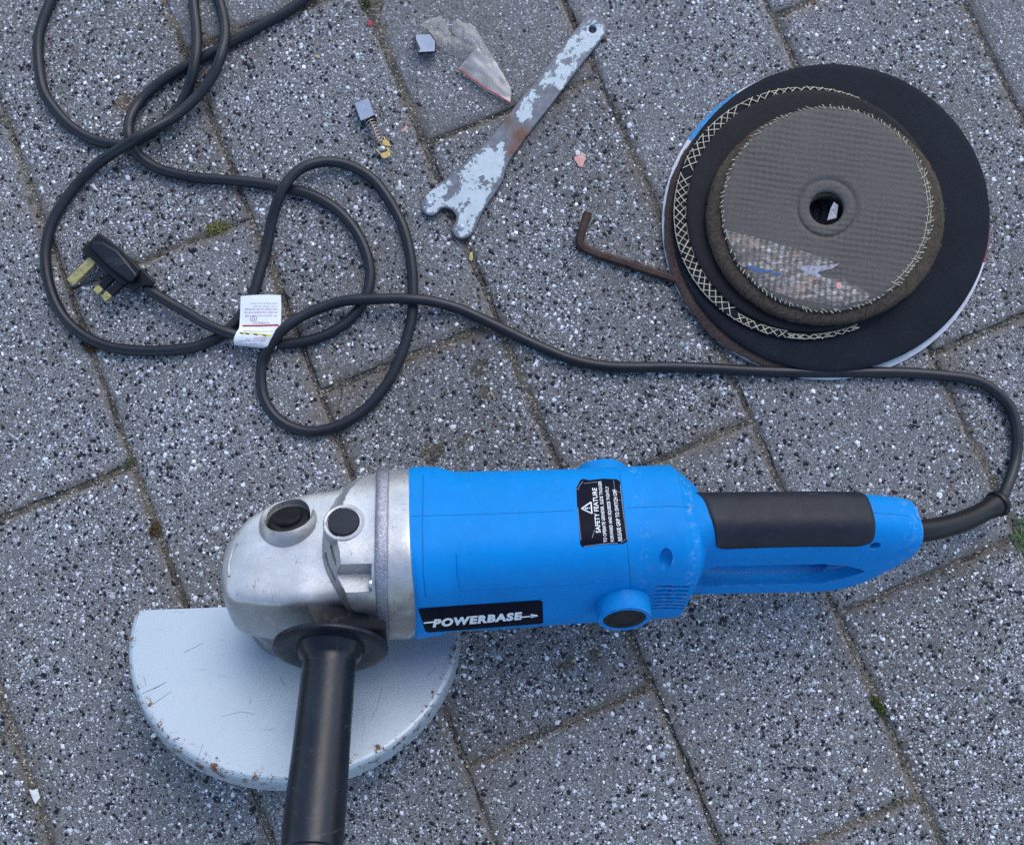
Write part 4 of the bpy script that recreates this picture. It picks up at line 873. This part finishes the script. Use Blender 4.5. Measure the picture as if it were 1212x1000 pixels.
def tstroke(name, segs, w, mat, off=.14): 
    parts = [line_strip(lerp_px([(tx(a), ty(b)) for a, b in s], 10), w, TB, off) for s in segs]; V, Fc = merge(*parts); return mk(name, V, Fc, mat, tg, smooth=False)
tstroke('red_band', [[(275, 580), (520, 578), (810, 566)]], 1.9, M['red'])
tstroke('blue_line', [[(290, 650), (500, 660), (740, 655)]], .5, M['bluep'])
tstroke('hazard_stripe', [[(235, 680), (450, 695), (690, 715)]], 1.6, M['yellow'], .1)
for a in (262, 345, 470, 600): tstroke('hazard_dash', [[(a - 30, 676 + (a - 262) * .09), (a + 28, 690 + (a - 262) * .09)]], .8, M['blackpaint'], .2)
tstroke('double_square', [[(393, 422), (482, 422)], [(482, 422), (482, 495)], [(482, 495), (393, 495)], [(393, 495), (393, 422)], [(418, 440), (455, 440)], [(455, 440), (455, 475)], [(455, 475), (418, 475)], [(418, 475), (418, 440)]], .42, M['tredp'])
# ------------------------------------------------------------------ grinding and cutting discs
def disc(name, cx, cy, rx, ry, z0, z1, hole, mat, parent=None, rough=0.0, seed=0, prof=None, n=160, mats=None, fm=None):
    C = P(cx, cy, z1); U = P(cx + rx, cy, z1) - C; W = P(cx, cy - ry, z1) - C; s = np.linalg.norm(U)
    if prof is None: prof = [(hole / rx, z1 - .8), (hole / rx + .01, z1), (.25, z1), (.5, z1), (.75, z1), (.96, z1), (.992, z1 - .25), (1.0, z1 - .8), (1.0, z0 + .5), (.99, z0), (hole / rx, z0)]
    V = []
    for f, z in prof:
        for k in range(n):
            a = 2 * pi * k / n; jit = 1 + rough * (f > .95) * (.5 * sin(a * 5 + seed) + .4 * sin(a * 11 + seed * 2) + .5 * sin(a * 29 + seed) + .5 * sin(a * 61 + 3 * seed)) + rough * .8 * (f > .98) * random.uniform(-1, 1)
            q = C + (U * cos(a) + W * sin(a)) * f * jit; q[2] = z; V.append(q)
    m = len(prof); Fc = [(i * n + k, i * n + (k + 1) % n, ((i + 1) % m) * n + (k + 1) % n, ((i + 1) % m) * n + k) for i in range(m) for k in range(n)]; Fc = [f[::-1] for f in Fc]
    fmat = [fm(2 * pi * (k + .5) / n) for i in range(m) for k in range(n)] if fm else None
    return mk(name, V, Fc, mat, parent, angle=40, mats=mats, fmat=fmat), C, U, W
grp = 'grinding and cutting discs in one stack'
def fm0(a):
    d = math.degrees(a) % 360
    return 1 if 124 < d < 149 else (2 if d > 344 or d < 3 else 0)
def droot(label, cx, cy, z): return root('grinding_disc', label, 'grinding disc', P(cx, cy, z), grp)
r0 = droot('bottom disc with pale grey and blue label rim peeking out from under the stack', 979, 258, 1)
disc('disc_body', 978, 260.5, 194, 181.5, .8, 3.6, 20, None, r0, 0, 0, mats=[M['dwhite'], M['dblue'], M['dred']], fm=fm0)
r1 = droot('rust-brown crumbling disc at lower left of the stack, under the wide black one', 966, 262, 4); disc('disc_body', 967, 264.5, 181, 173, 3.8, 6.6, 20, M['brown'], r1, .004, 1)
r2 = droot('widest plain black cutting disc in the stack, third from the bottom', 984, 254, 7); disc('disc_body', 984, 254, 188, 178.5, 6.8, 9.6, 20, M['cutoff'], r2, .0005, 2)
r3 = droot('dark disc with yellow glass-fibre lattice exposed round its left edge', 953, 250, 10); _, C3_, U3, W3 = disc('disc_body', 953, 250, 156, 147, 9.8, 12.4, 20, M['cutoff'], r3, .002, 3)
parts = []
def strand(C, U, W, a0, f0, a1, f1, z, r, wob=.0):
    pts = []
    for t in (0, .33, .67, 1):
        a, f = a0 + (a1 - a0) * t, f0 + (f1 - f0) * t; q = C + (U * cos(a) + W * sin(a)) * f; q[2] = z + wob * sin(t * 9 + a * 40); pts.append(q)
    return tube(pts, r, 5)
sp_ = radians(4.0); rj = random.Random(3)
a = radians(62)
while a < radians(292):
    LF = .905 if radians(105) < a < radians(238) else (.945 if a < radians(262) else .965)
    if rj.random() > .05:
        parts.append(strand(C3_, U3, W3, a + rj.uniform(-.006, .006), LF, a + sp_ * (1.5 if LF < .92 else .9), 1.0 + rj.uniform(-.006, .004), 12.9, rj.uniform(.3, .5), .15))
        parts.append(strand(C3_, U3, W3, a + sp_ * (1.5 if LF < .92 else .9), LF, a + rj.uniform(-.006, .006), 1.0 + rj.uniform(-.006, .004), 13.0, rj.uniform(.3, .5), .15))
    if rj.random() > .3: parts.append(strand(C3_, U3, W3, a, LF, a + sp_, LF, 12.8, .3))
    if rj.random() > .35: parts.append(strand(C3_, U3, W3, a, .995, a + sp_, .995, 12.6, .3))
    a += sp_
V, Fc = merge(*parts); tag(mk('glass_fibre_lattice', V, Fc, M['fibre'], r3, angle=0), kind='stuff')
r4 = droot('smooth dark grey disc lying on the one with the fibre lattice', 963, 247.5, 13)
disc('disc_body', 962, 247, 149, 141, 12.6, 15.2, 20, M['smooth'], r4, .001, 4)
V, Fc = prism([P(978, 262, 15.3), P(992, 258, 15.3), P(991, 237, 15.3), P(986, 236, 15.3)], [P(978, 262, 15.5), P(992, 258, 15.5), P(991, 237, 15.5), P(986, 236, 15.5)]); 
r5 = droot('thick worn brown grinding disc with rough rim just under the topmost one', 979, 246, 16)
disc('disc_body', 979, 253.5, 142, 127, 15.8, 24.0, 24, M['tan'], r5, .004, 5, prof=[(.17, 23), (.18, 24), (.5, 24), (.84, 24.6), (.93, 24.2), (.97, 23.2), (.99, 21.6), (1, 19.4), (.995, 17), (.975, 16), (.17, 16)])
V, Fc = prism([P(977, 263, 24.2), P(993, 259, 24.2), P(994, 238, 24.2), P(987, 237, 24.2)], [P(977, 263, 24.5), P(993, 259, 24.5), P(994, 238, 24.5), P(987, 237, 24.5)])
r6 = droot('topmost and smallest disc, woven dark grey face with torn shiny label and frayed edge', 979, 246, 25)
zt = 27.6
top6, C6, U6, W6 = disc('disc_body', 979, 246, 125, 120, 25.0, zt, 20, M['woven'], r6, .003, 6,
    prof=[(.16, 25.2), (.162, zt - 1.4), (.17, zt - .6), (.19, zt - .15), (.25, zt + .1), (.265, zt - .2), (.275, zt - 1.0), (.285, zt - 1.0), (.30, zt - .2), (.33, zt - .0), (.6, zt), (.93, zt + .1), (.975, zt - .1), (.995, zt - .7), (1, zt - 1.4), (.99, 25.2), (.97, 25), (.16, 25)])
parts = []; a = 0
while a < 2 * pi:
    f = 1.0 + rj.uniform(-.006, .006); w = rj.uniform(.012, .03)
    if rj.random() > .12: parts.append(strand(C6, U6, W6, a, .995 + rj.uniform(-.02, .0), a + w, 1.0 + rj.uniform(-.004, .02), zt - .2, rj.uniform(.25, .42), .3))
    if rj.random() > .5 : parts.append(strand(C6, U6, W6, a, .975, a + w * 1.6, .985, zt + .25, .25, .3))
    a += radians(2.6) * rj.uniform(.7, 1.3)
a = radians(-50)
while a < radians(25):
    parts.append(strand(C6, U6, W6, a, .93, a + .02, .985, zt + .3, .3, .2)); parts.append(strand(C6, U6, W6, a, .955, a + radians(4.5), .955 + rj.uniform(-.008, .008), zt + .25, .25, .2)); a += radians(4.5)
V, Fc = merge(*parts); tag(mk('frayed_threads', V, Fc, M['fibre'], r6, angle=0), kind='stuff')
parts = []; C5 = P(979, 253.5, 23); U5 = P(979 + 142, 253.5, 23) - C5; W5 = P(979, 253.5 - 127, 23) - C5
for _ in range(190):
    a = rj.uniform(0, 2 * pi); f = rj.uniform(.93, .995); parts.append(strand(C5, U5, W5, a, f, a + rj.uniform(.01, .035), f + rj.uniform(-.02, .02), 24.4 - 4.0 * max(0, f - .93) / .07, rj.uniform(.15, .3), .3))
V, Fc = merge(*parts); tag(mk('broken_fibres', V, Fc, M['leaf'], r5, angle=0), kind='stuff')
def zplate(name, pts, z, th, mat, parent, seg=1):
    bt = [P(x, y, z) for x, y in pts]; tp = [P(x, y, z + th) for x, y in pts]; V, Fc = prism(bt[::-1], tp[::-1]); return mk(name, V, Fc, mat, parent, smooth=False)
o4 = lambda x, y: (840 + x / 5.509, 260 + y / 5.509)
TBV = bvh(top6)
lp = [(105, 72), (270, 108), (560, 190), (850, 288), (800, 320), (700, 345), (735, 375), (820, 385), (895, 390), (905, 430), (985, 440), (1045, 495), (1030, 530), (960, 535), (860, 570), (700, 545), (560, 520), (420, 470), (300, 420), (235, 350), (170, 240), (125, 140)]
uv = [((o4(x, y)[0] - 855) / 180, (o4(x, y)[1] - 270) / 100) for x, y in lp]
tl = decal('torn_label', uv, [(855, 270), (1035, 270), (1035, 370), (855, 370)], .22, TBV, M['foil'], r6, 30, 18)
for nm, mt, pl_, in (('label_print', 'lblue', [(245, 302), (280, 300), (300, 318), (345, 318), (360, 335), (400, 328), (412, 345), (380, 352), (350, 342), (330, 352), (300, 338), (270, 330)]), ('label_print', 'lblue', [(410, 350), (440, 345), (470, 350), (462, 362), (420, 364)]), ('label_print', 'pink', [(825, 415), (850, 408), (862, 430), (850, 455), (826, 450)]),
                     ('label_print', 'lgrey', [(560, 310), (640, 300), (760, 305), (846, 288), (800, 320), (700, 345), (735, 378), (700, 382), (630, 350)])):
    uvp = [((o4(x, y)[0] - 855) / 180, (o4(x, y)[1] - 270) / 100) for x, y in pl_]; decal(nm, uvp, [(855, 270), (1035, 270), (1035, 370), (855, 370)], .42, TBV, M[mt], tl, 20, 12)
zplate('label_scrap', [(979, 261), (990, 258), (992, 243), (987, 239), (983, 247)], 24.3, .3, M['lgrey'], r5)
# ------------------------------------------------------------------ pin spanner
def curve_plate(name, outline, holes, z0, z1, bev, mat, parent=None, res=None):
    cu = bpy.data.curves.new('c', 'CURVE'); cu.dimensions = '2D'; cu.fill_mode = 'BOTH'; cu.extrude = (z1 - z0) / 2 * MM - bev * MM; cu.bevel_depth = bev * MM; cu.bevel_resolution = 2
    cu.offset = -bev * MM
    for ring in [outline] + holes:
        s = cu.splines.new('POLY'); s.points.add(len(ring) - 1); s.use_cyclic_u = True
        for p_, q_ in zip(s.points, ring): p_.co = (q_[0] * MM, q_[1] * MM, 0, 1)
    o = bpy.data.objects.new('c', cu); COL.objects.link(o); bpy.context.view_layer.update()
    me = bpy.data.meshes.new_from_object(o.evaluated_get(bpy.context.evaluated_depsgraph_get())); V = np.array([v.co[:] for v in me.vertices]) / MM + [0, 0, (z0 + z1) / 2]; Fc = [tuple(p.vertices) for p in me.polygons]
    bpy.data.objects.remove(o); bpy.data.curves.remove(cu); bpy.data.meshes.remove(me)
    return mk(name, V, Fc, mat, parent, angle=40)
zz = lambda x, y: (400 + x / 3.573, 10 + y / 3.573)
SPO = [(1075, 32), (1100, 38), (1118, 50), (1130, 68), (1134, 88), (1128, 112), (1100, 150), (1030, 237), (960, 330), (900, 410), (850, 472), (800, 540), (748, 612), (722, 650), (706, 690), (695, 730), (652, 800), (612, 858), (594, 900), (578, 938), (556, 962), (525, 975), (500, 967), (485, 945), (482, 925), (495, 903), (499, 885), (495, 868), (478, 851), (455, 844), (435, 848), (420, 864), (400, 877), (375, 873), (358, 858), (352, 838), (358, 812), (378, 783), (430, 738), (510, 680), (560, 622), (600, 590), (640, 550), (720, 452), (780, 372), (850, 290), (930, 182), (1000, 95), (1035, 52), (1055, 38)]
def sm(pts, per=4):
    a = np.array(pts + pts[:3], float); a = np.vstack([a[-4], a]); out = catmull(np.array(pts + [pts[0]]), per)[:-1]; return out
def circ(x, y, r, n=24): return [(x + r * cos(2 * pi * k / n), y + r * sin(2 * pi * k / n)) for k in range(n)]
SZ = 5.6
outl = [P(*zz(x, y), SZ)[:2] for x, y in sm(SPO, 3)]; hole = [P(*zz(x, y), SZ)[:2] for x, y in circ(1077, 88, 17)]
SR = root('pin_spanner', 'two-pin spanner with flaking pale grey-blue paint and rust patches lying beside the plastic bag', 'spanner', P(*zz(720, 500), 0))
spn = curve_plate('spanner_body', outl, [hole], 1.4, SZ, .7, M['spanner'], SR)
# finer top mesh is not needed: masks come from vertices along the outline and the shader
sv = world_verts(spn)
bm = bmesh.new(); bm.from_mesh(spn.data); bmesh.ops.triangulate(bm, faces=bm.faces[:]); bmesh.ops.subdivide_edges(bm, edges=[e for e in bm.edges if e.calc_length() > .006], cuts=3, use_grid_fill=True)
bmesh.ops.triangulate(bm, faces=bm.faces[:]); bmesh.ops.subdivide_edges(bm, edges=[e for e in bm.edges if e.calc_length() > .004], cuts=2, use_grid_fill=True); bmesh.ops.triangulate(bm, faces=bm.faces[:])
bm.to_mesh(spn.data); bm.free(); spn.data.shade_smooth(); spn.data.set_sharp_from_angle(angle=radians(40)); sv = world_verts(spn)
pr_ = np.array([proj(q) for q in sv]); ol = np.array([zz(x, y) for x, y in sm(SPO, 3)])
seg0, seg1 = ol, np.roll(ol, -1, axis=0)
def dist_poly(p):
    d = seg1 - seg0; t = np.clip(((p - seg0) * d).sum(1) / (d * d).sum(1), 0, 1); return np.linalg.norm(seg0 + d * t[:, None] - p, axis=1).min()
dd = np.array([dist_poly(p) for p in pr_])
attr(spn, 'edge', np.clip(1 - dd / 5.0, 0, 1))
zc = np.array([zz(*q) for q in ((740, 520), (800, 420), (690, 480), (760, 560))])
def blob(p, c, rx): return np.exp(-(((p - np.array(zz(*c))) ** 2).sum(1)) / rx ** 2)
bare = .30 * (blob(pr_, (745, 520), 17) + blob(pr_, (855, 420), 13) + blob(pr_, (690, 560), 12) + blob(pr_, (680, 500), 9)) + .10 * blob(pr_, (490, 770), 10) + .12 * blob(pr_, (630, 735), 9) + .1 * blob(pr_, (965, 225), 6) + .1 * blob(pr_, (880, 340), 12) - .34 * blob(pr_, (800, 420), 8) - .34 * blob(pr_, (690, 570), 6) - .075
attr(spn, 'bare', bare); attr(spn, 'rust', np.clip(1.4 * (blob(pr_, (775, 540), 11) + blob(pr_, (715, 475), 7) + .8 * blob(pr_, (935, 340), 5) + .8 * blob(pr_, (740, 600), 8)), 0, 1))
for (x, y, r) in ((387, 836, 14), (520, 935, 17)):
    c = P(*zz(x, y), 0); V, Fc = lathe([(r / 3.573 * S * .97, SZ - 1), (r / 3.573 * S * .95, SZ + .35), (r / 3.573 * S * .7, SZ + .7), (.2, SZ + .75)], (c[0], c[1], 0), (0, 0, 1), 24)
    o = mk('pin', V, Fc, M['steel'] if False else M['carbontop'], SR)
# ------------------------------------------------------------------ hex key
HR = root('hex_key', 'rusty bent hex key half hidden under the edge of the disc stack', 'hex key', P(690, 290, 0))
kp = [(696, 252, 6.5), (692, 264, 6), (688, 276, 5), (686, 284, 4.4), (688, 291, 3.6), (695, 296, 3.4), (710, 302, 3.3), (735, 310, 3.3), (765, 320, 3.4), (800, 331, 3.4), (812, 335, 3.4)]
kp = catmull([P(*q) for q in kp], 6)
kp = kp[[i for i in range(len(kp))]]
# the disc stack lies on the key's far end: it runs under the rim
V, Fc = tube(kp, 3.5, 6); o = mk('steel_rod', V, Fc, M['rust'], HR, angle=25); subbevel(o, .35)
# ------------------------------------------------------------------ carbon brush with spring
def bz(x, y): return 400 + x / 10, 100 + y / 10
BR = root('carbon_brush', 'new carbon brush with coil spring and brass clip lying on the paving', 'carbon brush', P(*bz(350, 400), 0))
def ring_blk(pts_t, z0, z1, inset=0):
    tp = [P(x, y, z1) for x, y in pts_t]; bt = [np.array([q[0], q[1], z0]) for q in tp]; return prism(bt[::-1], tp[::-1])
q4 = [bz(185, 222), bz(362, 155), bz(440, 365), bz(268, 438)]
V, Fc = ring_blk(q4, .6, 9.6); o = mk('carbon_block', V, Fc, M['carbon'], BR, smooth=False); subbevel(o, .5)
q5 = [((x - 431.4) * .93 + 431.4, (y - 129.5) * .95 + 129.5) for x, y in q4]
V, Fc = prism([P(x, y, 9.62) for x, y in q5][::-1], [P(x, y, 9.85) for x, y in q5][::-1]); mk('pale_top_face', V, Fc, M['carbontop'], BR, smooth=False)  # thin paler blue-grey sheet over the top of the dark block
a_, b_ = P(*bz(362, 412), 5.2), P(*bz(500, 690), 4.6); d_ = (b_ - a_); ln = np.linalg.norm(d_); d_ /= ln; s_ = np.cross([0, 0, 1], d_); s_ /= np.linalg.norm(s_); u_ = np.cross(d_, s_); N = 190; turns = 8.5
hp = [a_ + d_ * ln * (t / N) + (4.6 - 1.9 * t / N) * (cos(2 * pi * turns * t / N) * s_ + sin(2 * pi * turns * t / N) * u_) for t in range(N + 1)]
V, Fc = tube(hp, .33, 6); mk('spring', V, Fc, M['steel'], BR, angle=0)
V, Fc = tube(catmull([a_, a_ + d_ * ln * .3 + s_ * .5, a_ + d_ * ln * .7 - s_ * .4, b_ + d_ * 3], 6), .85, 8); mk('copper_braid', V, Fc, M['copper'], BR)
def bplate(name, pts, z0, z1, mat):
    V, Fc = prism([P(*bz(x, y), z0) for x, y in pts][::-1], [P(*bz(x, y), z1) for x, y in pts][::-1]); o = mk(name, V, Fc, mat, BR, smooth=False); subbevel(o, .2); return o
bplate('brass_clip', [(520, 665), (560, 650), (600, 680), (622, 730), (560, 728), (530, 705)], 7.2, 8.0, M['brass'])
bplate('brass_clip', [(505, 820), (560, 800), (600, 780), (622, 830), (600, 862), (545, 880), (515, 860)], 5.6, 6.4, M['brass'])
bplate('brass_clip', [(560, 725), (608, 735), (612, 800), (590, 795), (575, 770)], 1.0, 6.6, M['brass'])
bplate('brass_clip', [(440, 770), (470, 765), (500, 800), (520, 850), (470, 800)], 3.0, 5.0, M['brass'])
V, Fc = tube([P(*bz(x, y), 6) for x, y in ((515, 660), (518, 630), (535, 618), (550, 632), (556, 652))], .45, 8); mk('wire_loop', V, Fc, M['brass'], BR)
V, Fc = ell(P(*bz(525, 760), 5.4), np.array([3.2, .6, 0]), np.array([-.5, 2.4, 0]), np.array([0, 0, 1.6])); mk('solder_blob', V, Fc, M['steel'], BR)
# second brush, half under the bag
def gz_(x, y): return 480 + x / 8.336, 10 + y / 8.336
B2 = root('carbon_brush', 'square carbon brush block with a chipped corner, half under the plastic bag', 'carbon brush', P(*gz_(190, 340), 0))
V, Fc = prism([P(x, y, .6) for x, y in [gz_(85, 265), gz_(255, 250), gz_(300, 330), gz_(300, 445), gz_(118, 452)]][::-1], [P(x, y, 8.4) for x, y in [gz_(85, 250), gz_(245, 248), gz_(296, 320), gz_(292, 428), gz_(115, 440)]][::-1]); o = mk('carbon_block', V, Fc, M['carbon'], B2, smooth=False); subbevel(o, .4)
V, Fc = prism([P(x, y, 8.45) for x, y in [gz_(98, 260), gz_(240, 258), gz_(290, 325), gz_(286, 424), gz_(125, 434), gz_(146, 400), gz_(104, 310)]][::-1], [P(x, y, 8.7) for x, y in [gz_(98, 260), gz_(240, 258), gz_(290, 325), gz_(286, 424), gz_(125, 434), gz_(146, 400), gz_(104, 310)]][::-1]); mk('pale_top_face', V, Fc, M['carbontop'], B2, smooth=False)  # dark block with a thin paler sheet over its top
# ------------------------------------------------------------------ plastic zip bag
ZR = root('plastic_bag', 'small crumpled clear plastic zip bag with a red strip along its edge', 'plastic bag', P(*gz_(650, 450), 0))
def film(name, rows, clear, per=4, amp=1.0, seed=0):
    R_ = np.array([catmull([np.array([*gz_(x, y), z]) for x, y, z in r], per) for r in rows]); R2 = np.array([catmull(R_[:, j], per) for j in range(R_.shape[1])]).transpose(1, 0, 2); a, b = R2.shape[:2]; V = []; cl = []
    for i in range(a):
        for j in range(b):
            x, y, z = R2[i, j]; w = min(i, j, a - 1 - i, b - 1 - j); cr = noise.noise(Vector((x * .12 + seed, y * .12, 0))); cr2 = abs(noise.noise(Vector((x * .25 + seed, y * .10 + 4, 1)))); V.append(P(x, y, max(.9, z + amp * (cr * 2.0 - cr2 * 3.0 + .8)))); cl.append(np.clip(clear + .15 * cr, .05, .9))
    Fc = [(i * b + j, i * b + j + 1, (i + 1) * b + j + 1, (i + 1) * b + j) for i in range(a - 1) for j in range(b - 1)]
    o = mk(name, V, Fc, M['film'], ZR, angle=60); attr(o, 'clear', cl); return o
film('bag_end', [[(140, 165, 8), (235, 110, 7), (345, 75, 4)], [(235, 225, 9.5), (330, 180, 8), (405, 155, 4)], [(300, 330, 9), (360, 260, 7), (440, 255, 5)], [(350, 400, 5), (430, 330, 6), (500, 285, 5)], [(450, 455, 3), (520, 400, 5), (580, 340, 5)], [(585, 500, 2), (640, 440, 4), (720, 380, 5)]], .66, 5, .6, 2)
film('bag_fold', [[(465, 140, 3), (520, 105, 4), (570, 140, 3), (640, 150, 2)], [(455, 215, 4), (540, 190, 5), (620, 180, 5), (690, 200, 2)], [(490, 270, 4), (590, 260, 6), (680, 250, 6), (745, 290, 2)], [(560, 330, 4), (650, 330, 6), (740, 350, 5), (820, 410, 1.5)], [(650, 390, 3), (720, 420, 5), (800, 460, 5), (885, 520, 1.5)], [(720, 460, 3), (790, 520, 5), (860, 580, 4), (930, 590, 1.5)]], .52, 5, .5, 5)
film('bag_mouth', [[(715, 385, 8), (790, 470, 7), (890, 530, 5), (925, 590, 3)], [(640, 450, 7), (750, 540, 6), (880, 620, 5), (975, 670, 2.5)], [(585, 515, 5), (720, 620, 5), (880, 720, 4), (1040, 800, 2)], [(555, 560, 3), (690, 665, 4), (870, 800, 3.5), (1040, 870, 1.8)], [(525, 600, 2), (650, 710, 3), (850, 840, 3), (1030, 935, 1.6)]], .22, 5, .45, 8)
rp = [P(*gz_(x, y), z) for x, y, z in ((525, 600, 3.2), (580, 635, 4), (650, 695, 4.4), (720, 738, 4.6), (790, 790, 4.6), (860, 828, 4.4), (910, 855, 4), (970, 895, 3.4), (1032, 932, 3))]
V, Fc = tube(catmull(rp, 5), .55, 8); mk('red_strip', V, Fc, M['red'], ZR)
# ------------------------------------------------------------------ small litter, moss and grass
def flake(name, label, cat, pts, z, th, mat, seed=0):
    rj = random.Random(seed); tp = [P(x, y, z + th + rj.uniform(-.3, .5)) for x, y in pts]; bt = [np.array([q[0], q[1], z]) for q in tp]; c = np.mean(tp, axis=0) + [0, 0, .4]
    n = len(pts); V = bt[::-1] + tp[::-1] + [c]; Fc = [tuple(range(n - 1, -1, -1))] + [(k, (k + 1) % n, n + (k + 1) % n, n + k) for k in range(n)] + [(n + k, n + (k + 1) % n, 2 * n) for k in range(n)]
    o = mk(name, V, Fc, mat, None, smooth=False); tag(o, label, cat); return o
flake('paper_scrap', 'star-shaped scrap of faded pink paper on the paving between spanner and hex key', 'litter', [(679, 187), (684, 184), (689, 182), (694, 188), (691, 192), (690, 198), (685, 197), (682, 192)], .6, .5, M['pink'], 1)
flake('paper_scrap', 'tiny white flake touching the top of the star-shaped pink scrap', 'litter', [(681, 180), (684, 177), (687, 180), (686, 183), (682, 184)], .6, .6, M['pale'], 2)
flake('paper_scrap', 'thin pale pink sliver right of the brush with the spring', 'litter', [(474, 155), (478, 152), (481, 149), (483, 151), (480, 155), (476, 157)], .6, .4, M['pink'], 3)
flake('paper_scrap', 'angular white flake in the joint near the bottom left corner', 'litter', [(34.5, 934), (38, 935), (44, 933), (47, 944), (42, 951), (39, 946)], .2, 1.0, M['pale'], 4)
flake('seed_husk', 'yellow seed husk in the joint below the spanner', 'litter', [(556, 299), (559, 298), (560, 305), (558, 309), (555, 307)], .2, 1.2, M['straw'], 5)
flake('seed_husk', 'pale straw-coloured husk on the paving left of the spanner pins', 'litter', [(471, 214), (474, 213), (475, 219), (473, 223), (471, 220)], .5, .7, M['pale'], 6)
flake('paper_scrap', 'white angular chip beside the big cord loop above the plug', 'litter', [(106, 219), (111, 217), (116, 226), (111, 224)], .7, .8, M['pale'], 7)
flake('paper_scrap', 'tiny red scrap in the joint left of the plastic bag', 'litter', [(435, 25), (439, 24), (440, 29), (436, 31)], .3, .9, M['red'], 8)
flake('seed_husk', 'yellow fleck on the paving below the top cord end', 'litter', [(373, 65), (378, 66), (379, 69), (374, 68)], .6, .6, M['straw'], 9)
def moss(name, label, cx, cy, rx, ry, ang, n, mat, hh=2.2, seed=0):
    rj = random.Random(seed); V, Fc = [], []; ca, sa = cos(ang), sin(ang)
    for _ in range(n):
        r = sqrt(rj.random()); a = rj.uniform(0, 2 * pi); x, y = r * rx * cos(a), r * ry * sin(a); px, py = cx + x * ca - y * sa, cy + x * sa + y * ca; b = P(px, py, rj.uniform(-1.2, .4)); h = hh * (1.2 - r) * rj.uniform(.5, 1.2); w = rj.uniform(.35, .8); t = rj.uniform(0, 2 * pi)
        d = np.array([cos(t), sin(t), 0]); l = np.array([rj.uniform(-1, 1), rj.uniform(-1, 1), 0]) * h * .8; k = len(V)
        V += [b - d * w * .6, b + d * w * .6, b + d * w + l * .6 + [0, 0, h * .7], b + l + [0, 0, h], b - d * w + l * .6 + [0, 0, h * .7]]; Fc.append((k, k + 1, k + 2, k + 3, k + 4))
    o = mk(name, V, Fc, mat, None, smooth=False); o['label'] = label; o['category'] = 'moss'; o['kind'] = 'stuff'; return o
moss('moss', 'yellow-green moss cushion in the joint right of the plug', 257, 271, 15, 10, -.3, 420, M['mossy'], 2.2, 1)
moss('moss', 'green moss strip in the joint at lower right', 1039, 835, 16, 5, .95, 320, M['moss'], 2.4, 2)
moss('moss', 'green moss in the joint where two joints meet left of the gear head', 153, 547, 9, 5, -.6, 150, M['moss'], 1.6, 3)
moss('moss', 'green moss at the top edge in the joint left of the bag', 433, 5, 7, 7, 0, 140, M['moss'], 2, 4)
moss('moss', 'sparse moss in the joint above the plug inside the big loop', 36, 236, 4, 6, .3, 60, M['moss'], 1.4, 5)
moss('dry_leaf_crumbs', 'reddish-brown crumbs of dry leaf in the joint left of the gear head', 183, 627, 8, 13, .2, 260, M['leaf'], 2.4, 6)
moss('dry_leaf_crumbs', 'pale brown dry plant crumbs in the joint under the big cord loop', 107, 412, 10, 7, .2, 160, M['leaf'], 2.4, 7)
moss('dry_leaf_crumbs', 'brown crumbs at the edge of the joint beside the spanner handle', 664, 118, 9, 5, -.6, 130, M['leaf'], 1.2, 8)
# grass tuft
rj = random.Random(5); V, Fc = [], []
for _ in range(46):
    b = P(1207 + rj.gauss(0, 5), 637 + rj.gauss(0, 9), -1); t = rj.uniform(0, 2 * pi); l = rj.uniform(6, 15); d = np.array([cos(t), sin(t), 0]); s = np.array([-sin(t), cos(t), 0]); k = len(V); w = rj.uniform(.4, .8)
    for q in range(4):
        f = q / 3; c = b + d * l * f * .8 + np.array([0, 0, l * (.7 * f - .35 * f * f)]); V += [c - s * w * (1 - f * .9), c + s * w * (1 - f * .9)]
    Fc += [(k + 2 * q, k + 2 * q + 1, k + 2 * q + 3, k + 2 * q + 2) for q in range(3)]
o = mk('grass_tuft', V, Fc, M['grass'], None, smooth=False); tag(o, 'small tuft of grass in the joint at the right edge below the cord', 'grass', kind='stuff')
bpy.context.view_layer.update()
